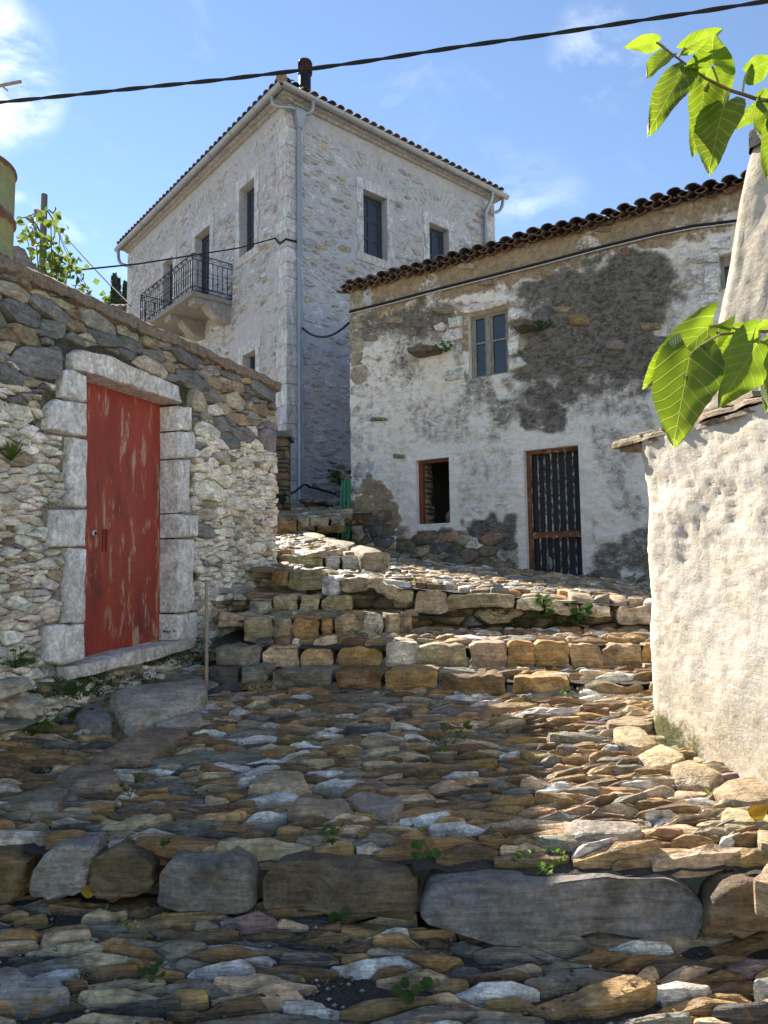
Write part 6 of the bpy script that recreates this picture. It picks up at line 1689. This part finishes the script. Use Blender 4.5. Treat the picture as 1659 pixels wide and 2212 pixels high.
mb = MB(); hk = H_(741, 1031); mb.bar(hk, LB.P(LU1 - .02, hk.z, .0), .02, 6); mb.box(hk, (.05, 0, 0), (0, .05, 0), (0, 0, .02)); mk('hose_hook', mb, M['redtimber'], label='small red hook that carries the green hose', cat='hook', flat=True)
# stake by the lowest step
s0 = RW.P(*RW.px(446, 1478), .22); s0 = on_h(446, 1475, lambda x, y: EYE - .80); s1 = at_y(445, 1252, s0.y + .12)
mb = MB(); mb.tube([s0 - Vector((0, 0, .05)), s0.lerp(s1, .5) + Vector((.004, 0, 0)), s1], [.014, .013, .011], 8); mk('wooden_stake', mb, M['stick'], label='thin upright wooden stake leaning near the lowest step', cat='stake')

# ------------------------------------------------------------------ small growth
def moss_on(fr, polys, n_, label, seed, s0=.008, s1=.02, w=.03, cols=((.09, .125, .022), (.06, .09, .018), (.14, .17, .035)), depth=.06):
    r2 = random.Random(seed); mb = MB()
    for (cx, cy, rx, ry, k) in polys:
        for _ in range(int(n_ * k)):
            a = r2.uniform(0, 6.283); q = math.sqrt(r2.random()); x = cx + rx * q * math.cos(a); y = cy + ry * q * math.sin(a); u, z = fr.px(x, y)
            if noise.noise((u * 11, z * 16, 2)) < -.05: continue
            p = fr.P(u, z, w + r2.uniform(-depth, depth * .4)); d = (fr.n * .6 + rdir_(r2)).normalized(); b = d.cross(rdir_(r2)).normalized(); s_ = r2.uniform(s0, s1)
            leaf_quad(mb, p, d * s_, b * s_ * .45, d.cross(b), .3, r2.choice(cols))
    if mb.v: return mk('moss', mb, M['moss'], label=label, kind='stuff', flat=True)


moss_on(RW, [(230, 1465, 110, 16, 1), (370, 1420, 60, 18, .8), (150, 1490, 90, 20, .6), (120, 1560, 110, 30, .6), (425, 1405, 20, 30, .3)], 2600, 'green moss under the red door sill', 161, .006, .016, .035)
moss_on(RW, [(60, 870, 60, 40, .5), (70, 700, 60, 40, .3), (470, 950, 60, 60, .5), (560, 1080, 30, 60, .5), (520, 1000, 50, 40, .4), (110, 1060, 30, 60, .4), (520, 1380, 40, 40, .4), (450, 1050, 40, 80, .4)], 700, 'moss in the joints of the garden wall', 162, .006, .014, .0)
moss_on(FE2, [(1075, 1335, 42, 34, 1), (1180, 1340, 40, 14, .5), (1215, 1355, 30, 10, .5), (1130, 1350, 60, 16, .5), (1330, 1340, 30, 14, .15), (950, 1330, 40, 20, .2)], 1500, 'moss and creeping green on the footpath retaining wall', 163, .008, .02, -.02)


def plant(loc, label, kind, seed, size=.06, n_=9, group=None, cat='weed'):
    r2 = random.Random(seed); mb = MB(); loc = Vector(loc)
    for i in range(n_):
        a = r2.uniform(0, 6.283); e = r2.uniform(.3, 1.2); d = Vector((math.cos(a) * math.cos(e), math.sin(a) * math.cos(e), math.sin(e))); L = size * r2.uniform(.5, 1.1); tip = loc + d * L
        if kind == 'grass':
            b = d.cross(Vector((0, 0, 1))).normalized() * size * .035; md = loc + d * L * .55 + Vector((0, 0, .12 * L)); mb.add([loc - b, loc + b, md + b * .8, md - b * .8, tip + Vector((0, 0, -.1 * L))], [(0, 1, 2, 3), (3, 2, 4)])
        elif kind == 'round':
            mb.bar(loc, tip, size * .02, 4); nn_ = (Vector((0, -.6, .8)) + rdir_(r2) * .4).normalized(); x = nn_.cross(Vector((0, 0, 1))).normalized(); y = nn_.cross(x); rr = size * r2.uniform(.18, .34)
            vs = [tip] + [tip + (x * math.cos(t) + y * math.sin(t)) * rr * (1 + .07 * math.sin(5 * t)) - nn_ * rr * -.15 for t in [2 * math.pi * k / 12 for k in range(12)]]; mb.add(vs, [(0, k + 1, (k + 1) % 12 + 1) for k in range(12)])
        else:
            mb.bar(loc, tip, size * .015, 4)
            for k in range(3):
                t = a + (k - 1) * 1.0; dd = Vector((math.cos(t), math.sin(t), r2.uniform(.0, .6))).normalized(); b = dd.cross(rdir_(r2)).normalized(); L2 = size * r2.uniform(.25, .4); leaf_quad(mb, tip, dd * L2, b * L2 * .36, dd.cross(b), .2)
    return mk('weed' if kind != 'grass' else 'grass_tuft', mb, M['weed'] if kind != 'grass' else M['grass'], label=label, cat=cat, group=group, flat=True, base=loc)


gm = lambda x, y: hmid(x, y) + .02
gl = lambda x, y: hlow(x, y) + .02
for i, (zz, x, y, hf, kind, size, n_, lab) in enumerate((
        (zc, 550, 790, gm, 'clover', .09, 9, 'leafy weed behind a white stone in mid street'), (zc, 1100, 890, gm, 'round', .07, 7, 'clover like weed just above the long kerb stones'), (zd, 280, 965, gm, 'clover', .08, 9, 'feathery weed on the top edge of the longest kerb stone'),
        (zd, 390, 925, gm, 'clover', .07, 6, 'small weed beside the feathery one above the longest kerb stone'), (zd, 1330, 1250, gl, 'round', .10, 9, 'green clover weed at the end of the longest kerb stone'), (zc, 610, 1260, gl, 'round', .06, 6, 'tiny weed below the brown kerb stone'),
        (zc, 1250, 1230, gl, 'clover', .06, 6, 'tiny weed at the foot of the yellow stained kerb stone'), (zc, 1020, 1690, gl, 'round', .07, 6, 'low weed in the grit near the street bottom'), (zn, 770, 500, gm, 'clover', .09, 8, 'dark green weed between slabs near the garden wall'),
        (zn, 910, 1575, gl, 'round', .06, 6, 'weed seedling in the grit below the kerb'), (zn, 970, 815, gm, 'round', .05, 5, 'seedling just above the round brown kerb stone'), (zc, 1260, 190, gm, 'clover', .12, 8, 'thin tall weed in the upper street'), (zd, 405, 155, gm, 'grass', .08, 8, 'grass blades between upper street stones'), (zc, 350, 185, gm, 'clover', .06, 7, 'small weed in the upper street beside dark slate'),
        (za, 890, 1400, gm, 'grass', .10, 7, 'thin grass below the lowest step'), (zb, 470, 1300, gm, 'round', .06, 4, 'yellow green seedling before the lowest step'), (za, 1430, 1255, hA, 'grass', .13, 9, 'bright grass tuft on the lowest tread'), (za, 865, 1030, hB, 'grass', .12, 8, 'grass tuft before the upright step stones'),
        (za, 730, 1030, hB, 'clover', .07, 6, 'tiny weed in a gap of the upright step stones'), (za, 1090, 955, hB, 'clover', .12, 14, 'bushy weed where steps meet the retaining wall'), (za, 1090, 690, hR, 'grass', .10, 9, 'grass tuft on the footpath edge'), (za, 460, 475, hF, 'grass', .13, 9, 'grass tuft on the upper landing'), (za, 320, 480, hF, 'grass', .10, 8, 'short grass on the upper landing near the garden wall'), (zb, 610, 620, hR, 'clover', .10, 8, 'weed under the doorstep of the barred door'),
        (zq, 1400, 870, hB, 'clover', .10, 12, 'weed between garden wall and upright step stones'))):
    p = on_h(*zz(x, y), hf); plant(p, lab, kind, 170 + i, size, n_)
for i, (zz, x, y, lab, size, n_) in enumerate(((zk, 400, 470, 'green fern on the ledge stone nearer the house corner', .16, 22), (zk, 1195, 290, 'green fern on the ledge stone beside the dark plaster', .16, 22))):
    u, z = LB.px(*zz(x, y)); plant(LB.P(u, z - .02, .10), lab, 'clover', 200 + i, size, n_, cat='fern')
for i, (x, y, lab, size, n_, kind) in enumerate(((60, 285, 'leafy weed clump on the wall foot beside the jamb', .12, 22, 'clover'), (430, 640, 'round leaved weed at the foot of the garden wall', .10, 12, 'round'), (760, 600, 'largest round leaved pennywort under the door slab', .16, 12, 'round'), (600, 625, 'smaller pennywort beside the dark boulder', .10, 9, 'round'), (1260, 545, 'weed under the outer end of the door slab', .09, 12, 'clover'), (70, 715, 'grassy weed at the very base of the garden wall', .12, 14, 'clover'),
        (975, 100, 'small weed on the red door sill', .05, 8, 'clover'), (1060, 65, 'weed sprig against the door jamb', .06, 8, 'clover'), (1305, 240, 'weed beside the thin wooden stake', .10, 12, 'clover'), (380, 485, 'leafy weed between foundation stones', .10, 10, 'round'))):
    u, z = RW.px(*zm(x, y)); plant(RW.P(u, z, .16 if y > 450 else .05), lab, kind, 220 + i, size, n_)
u, z = RW.px(*zj(40, 1180)); plant(RW.P(u, z, .03), 'dry grass tuft growing from a garden wall joint', 'grass', 240, .2, 40)
p = HR.P(*HR.px(765 - 35, 1050), .1); plant(p, 'dark weed behind the green hose', 'clover', 241, .35, 26)
# round leaves on the retaining wall
for i, (x, y, lab) in enumerate(((370, 785, 'round leaved plant right under the coping stones'), (360, 850, 'creeping round leaves on the retaining wall, lower clump'), (520, 885, 'round leaved plant at the foot of the retaining wall'), (600, 850, 'small round leaved sprig low on the retaining wall'), (565, 795, 'tiny sprig hanging from the footpath coping'))):
    u, z = FE2.px(*zb(x, y), .04); plant(FE2.P(u, z, .02), lab, 'round', 250 + i, .11, 10)
# fine grass and seedlings in the joints, nobody could count them
jg = MB(); r2 = random.Random(301)
for k_ in range(520):
    x = r2.uniform(-2.4, 1.9); y = r2.uniform(2.2, 5.2); hf = hlow if y < yk(x) else hmid
    if y > yA(x) or x < xred(y) + .02 or x > xshed(y) or yk(x) - .02 < y < yk(x) + .1: continue
    edge = min(x - xred(y), xshed(y) - x)
    if noise.noise((x * 2.2, y * 2.2, 12)) < (.25 if edge > .3 else -.3): continue
    p = Vector((x, y, hf(x, y) - .01))
    for q in range(r2.randint(2, 5)):
        d = (Vector((0, 0, 1)) + rdir_(r2) * .8).normalized(); L2 = r2.uniform(.02, .055); b = d.cross(rdir_(r2)).normalized() * L2 * r2.choice((.05, .05, .22)); leaf_quad(jg, p + rdir_(r2) * .012, d * L2, b, d.cross(b).normalized(), .2)
mk('joint_grass', jg, M['grass'], label='fine grass and seedlings in the street joints', kind='stuff', flat=True)
# fallen leaves
for i, (zz, x, y, hf, lab, s_) in enumerate(((zn, 170, 1045, gl, 'yellow green fallen leaf curled beside a white stone', .09), (zn, 540, 1115, gl, 'ochre fallen leaf below the grey kerb stone', .075), (zd, 1600, 655, gm, 'orange fallen leaf on a sunlit border slab', .09), (zc, 455, 1130, gl, 'brown dry leaf at the foot of the brown kerb stone', .08))):
    p = on_h(*zz(x, y), hf) + Vector((0, -.01, .05)); mb = MB(); r2 = random.Random(260 + i); a = Vector((r2.uniform(.5, 1), r2.uniform(-.3, .3), r2.uniform(.1, .6))).normalized(); b = a.cross(Vector((0, -.6, .5))).normalized(); nn_ = a.cross(b)
    vs = []; fs = []
    for k in range(9):
        t = k / 8; wd = .36 * math.sin(math.pi * min(1, t ** .7)) + .01
        for j in (-1, -.5, 0, .5, 1): vs.append(p + a * s_ * (t - .5) + b * s_ * wd * j + nn_ * s_ * (.22 * abs(j) * wd + .15 * math.sin(t * 4)))
    for k in range(8):
        for j in range(4): fs.append((k * 5 + j, k * 5 + j + 1, k * 5 + 6 + j, k * 5 + 5 + j))
    mb.add(vs, fs); mk('fallen_leaf', mb, M['deadleaf'], label=lab, cat='leaf')

# ------------------------------------------------------------------ mulberry branches close to the lens
def mulberry_leaf(parent, zz, base, tip, wpx, y0, y1, roll, seed, curl=.15, fold=.25, petiole=None, spots=0.0, lobe=.10):
    r2 = random.Random(seed); B = at_y(*zz(*base), y0); T = at_y(*zz(*tip), y1); A_ = T - B; L = A_.length; a = A_ / L
    view = (CAM - (B + T) / 2).normalized(); nn_ = (view - a * view.dot(a)).normalized(); s = a.cross(nn_).normalized()
    ca, sa = math.cos(roll), math.sin(roll); nn_, s = nn_ * ca + s * sa, s * ca - nn_ * sa
    W = (wpx / 2.592 / 1.15732) / FPX * ((y0 + y1) / 2) / 2 / max(.35, abs(ca))
    NT_, NS = 26, 14; vs = []; at = []; fs = []; ph = r2.uniform(0, 6)
    for i in range(NT_ + 1):
        t = i / NT_
        prof = (math.sin(math.pi * min(1, (t * .97 + .03) ** .62)) ** .8) if t < 1 else 0
        prof = max(prof, .0)
        ser = 1 + .055 * ((t * 17 + ph) % 1.0 - .5)
        for j in range(NS + 1):
            q = -1 + 2 * j / NS; x = q * W * prof * (ser if abs(q) > .9 else 1) * (1.0 + .05 * math.sin(9 * t + 2 * q))
            y = t * L - lobe * L * (abs(q) ** 1.6) * (1 - t) ** 3 * 1.4
            zc_ = fold * abs(x) - curl * L * (t - .3) ** 2 + .016 * L * math.sin(t * 15 + abs(q) * 3 + ph) * abs(q) + .032 * L * math.sin(t * 6 + q * 2.5 + ph) * (.3 + abs(q))
            vs.append(B + a * y + s * x + nn_ * zc_); at.append((.5 + .5 * q * prof, t, spots))
    for i in range(NT_):
        for j in range(NS): fs.append((i * (NS + 1) + j, i * (NS + 1) + j + 1, (i + 1) * (NS + 1) + j + 1, (i + 1) * (NS + 1) + j))
    mb = MB(); mb.add(vs, fs); o = mk('leaf', mb, M['mulberry'], parent, attrs={'leaf': at}, ang=180)
    if petiole is not None:
        mb = MB(); P0 = at_y(*zz(*petiole), (y0 + y0) / 2 + .0); mb.tube(bez([P0, P0.lerp(B, .5) + Vector((0, 0, .004)), B, B + a * L * .06], 8), [.0022] * 9, 6); mk('leaf_stalk', mb, M['petiole'], o)
    return o


YB = 1.32
UB = empty('mulberry_branch', at_y(*zh(1659, 660), YB), 'upper mulberry twig with sunlit leaves hanging against the sky', 'branch')
mb = MB(); st = [(940, 280), (1010, 330), (1080, 382), (1165, 445), (1255, 508), (1335, 548), (1410, 585), (1500, 612), (1580, 640), (1760, 668)]
mb.tube([at_y(*zh(*p), YB) for p in st], [.0013, .0017, .002, .0023, .0026, .0028, .003, .0032, .0034, .0036], 8); mk('twig', mb, M['twig'], UB)
for args in (((943, 275), (733, 300), 118, 1.32, 1.30, .15, 1, .05, .2, (1000, 320)), ((1108, 318), (1372, 182), 122, 1.32, 1.30, -.2, 2, .1, .25, (1080, 380)), ((1022, 352), (868, 500), 120, 1.35, 1.37, .9, 3, .1, .3, (1030, 345)),
             ((1122, 440), (888, 842), 232, 1.31, 1.27, .25, 4, .12, .22, (1210, 482)), ((1300, 440), (1290, 300), 330, 1.31, 1.24, -.3, 5, .6, .35, (1340, 545)), ((1310, 440), (1385, 690), 200, 1.36, 1.38, .1, 6, .1, .2, None), ((1215, 470), (1190, 580), 90, 1.36, 1.38, .5, 31, .1, .2, None),
             ((1250, 565), (1188, 992), 225, 1.33, 1.30, -.35, 7, .12, .3, (1290, 525)), ((1375, 675), (1270, 1092), 300, 1.30, 1.26, .3, 8, .15, .3, (1400, 590)), ((1515, 472), (1700, 380), 170, 1.31, 1.29, .5, 9, .1, .3, (1495, 605)),
             ((1620, 640), (1455, 838), 110, 1.31, 1.28, -.7, 10, .2, .4, (1640, 650)), ((1670, 690), (1615, 895), 150, 1.33, 1.31, .4, 11, .1, .3, (1690, 660)), ((1720, 800), (1660, 1140), 200, 1.31, 1.28, -.2, 12, .1, .3, (1720, 670)), ((1590, 640), (1700, 610), 110, 1.34, 1.33, .3, 32, .1, .3, None)):
    mulberry_leaf(UB, zh, *args[:9], petiole=args[9])
YL = 1.22
LBR = empty('mulberry_branch', at_y(*zi(1659, 490), YL), 'lower mulberry twig with spotted yellow green leaf before the white shed', 'branch')
mb = MB(); st = [(1325, 490), (1345, 510), (1420, 502), (1520, 496), (1600, 490), (1760, 484)]
mb.tube([at_y(*zi(*p), YL) for p in st], [.0022, .0024, .0022, .0024, .0027, .0032], 8); mk('twig', mb, M['twig'], LBR)
mulberry_leaf(LBR, zi, (1160, 622), (1046, 1222), 430, 1.20, 1.16, .08, 21, .08, .16, (1345, 512), 1.0, .16)
mulberry_leaf(LBR, zi, (1305, 435), (845, 850), 290, 1.24, 1.26, .35, 22, .1, .18, (1520, 498), 1.0, .14)
mulberry_leaf(LBR, zi, (1610, 540), (1345, 970), 360, 1.20, 1.16, -.15, 23, .1, .2, (1600, 492), 0.0, .12)
mulberry_leaf(LBR, zi, (1500, 480), (1330, 660), 180, 1.26, 1.28, -.4, 24, .1, .25, None, 0.0)
mulberry_leaf(LBR, zi, (1720, 560), (1580, 830), 200, 1.25, 1.26, -.3, 25, .1, .2, (1720, 490), 0.0)
mulberry_leaf(LBR, zi, (1720, 650), (1640, 1010), 140, 1.18, 1.15, .3, 26, .1, .2, (1740, 490), 0.0)
mulberry_leaf(LBR, zi, (1600, 465), (1740, 420), 80, 1.22, 1.22, .2, 27, .1, .2, None, 1.0)
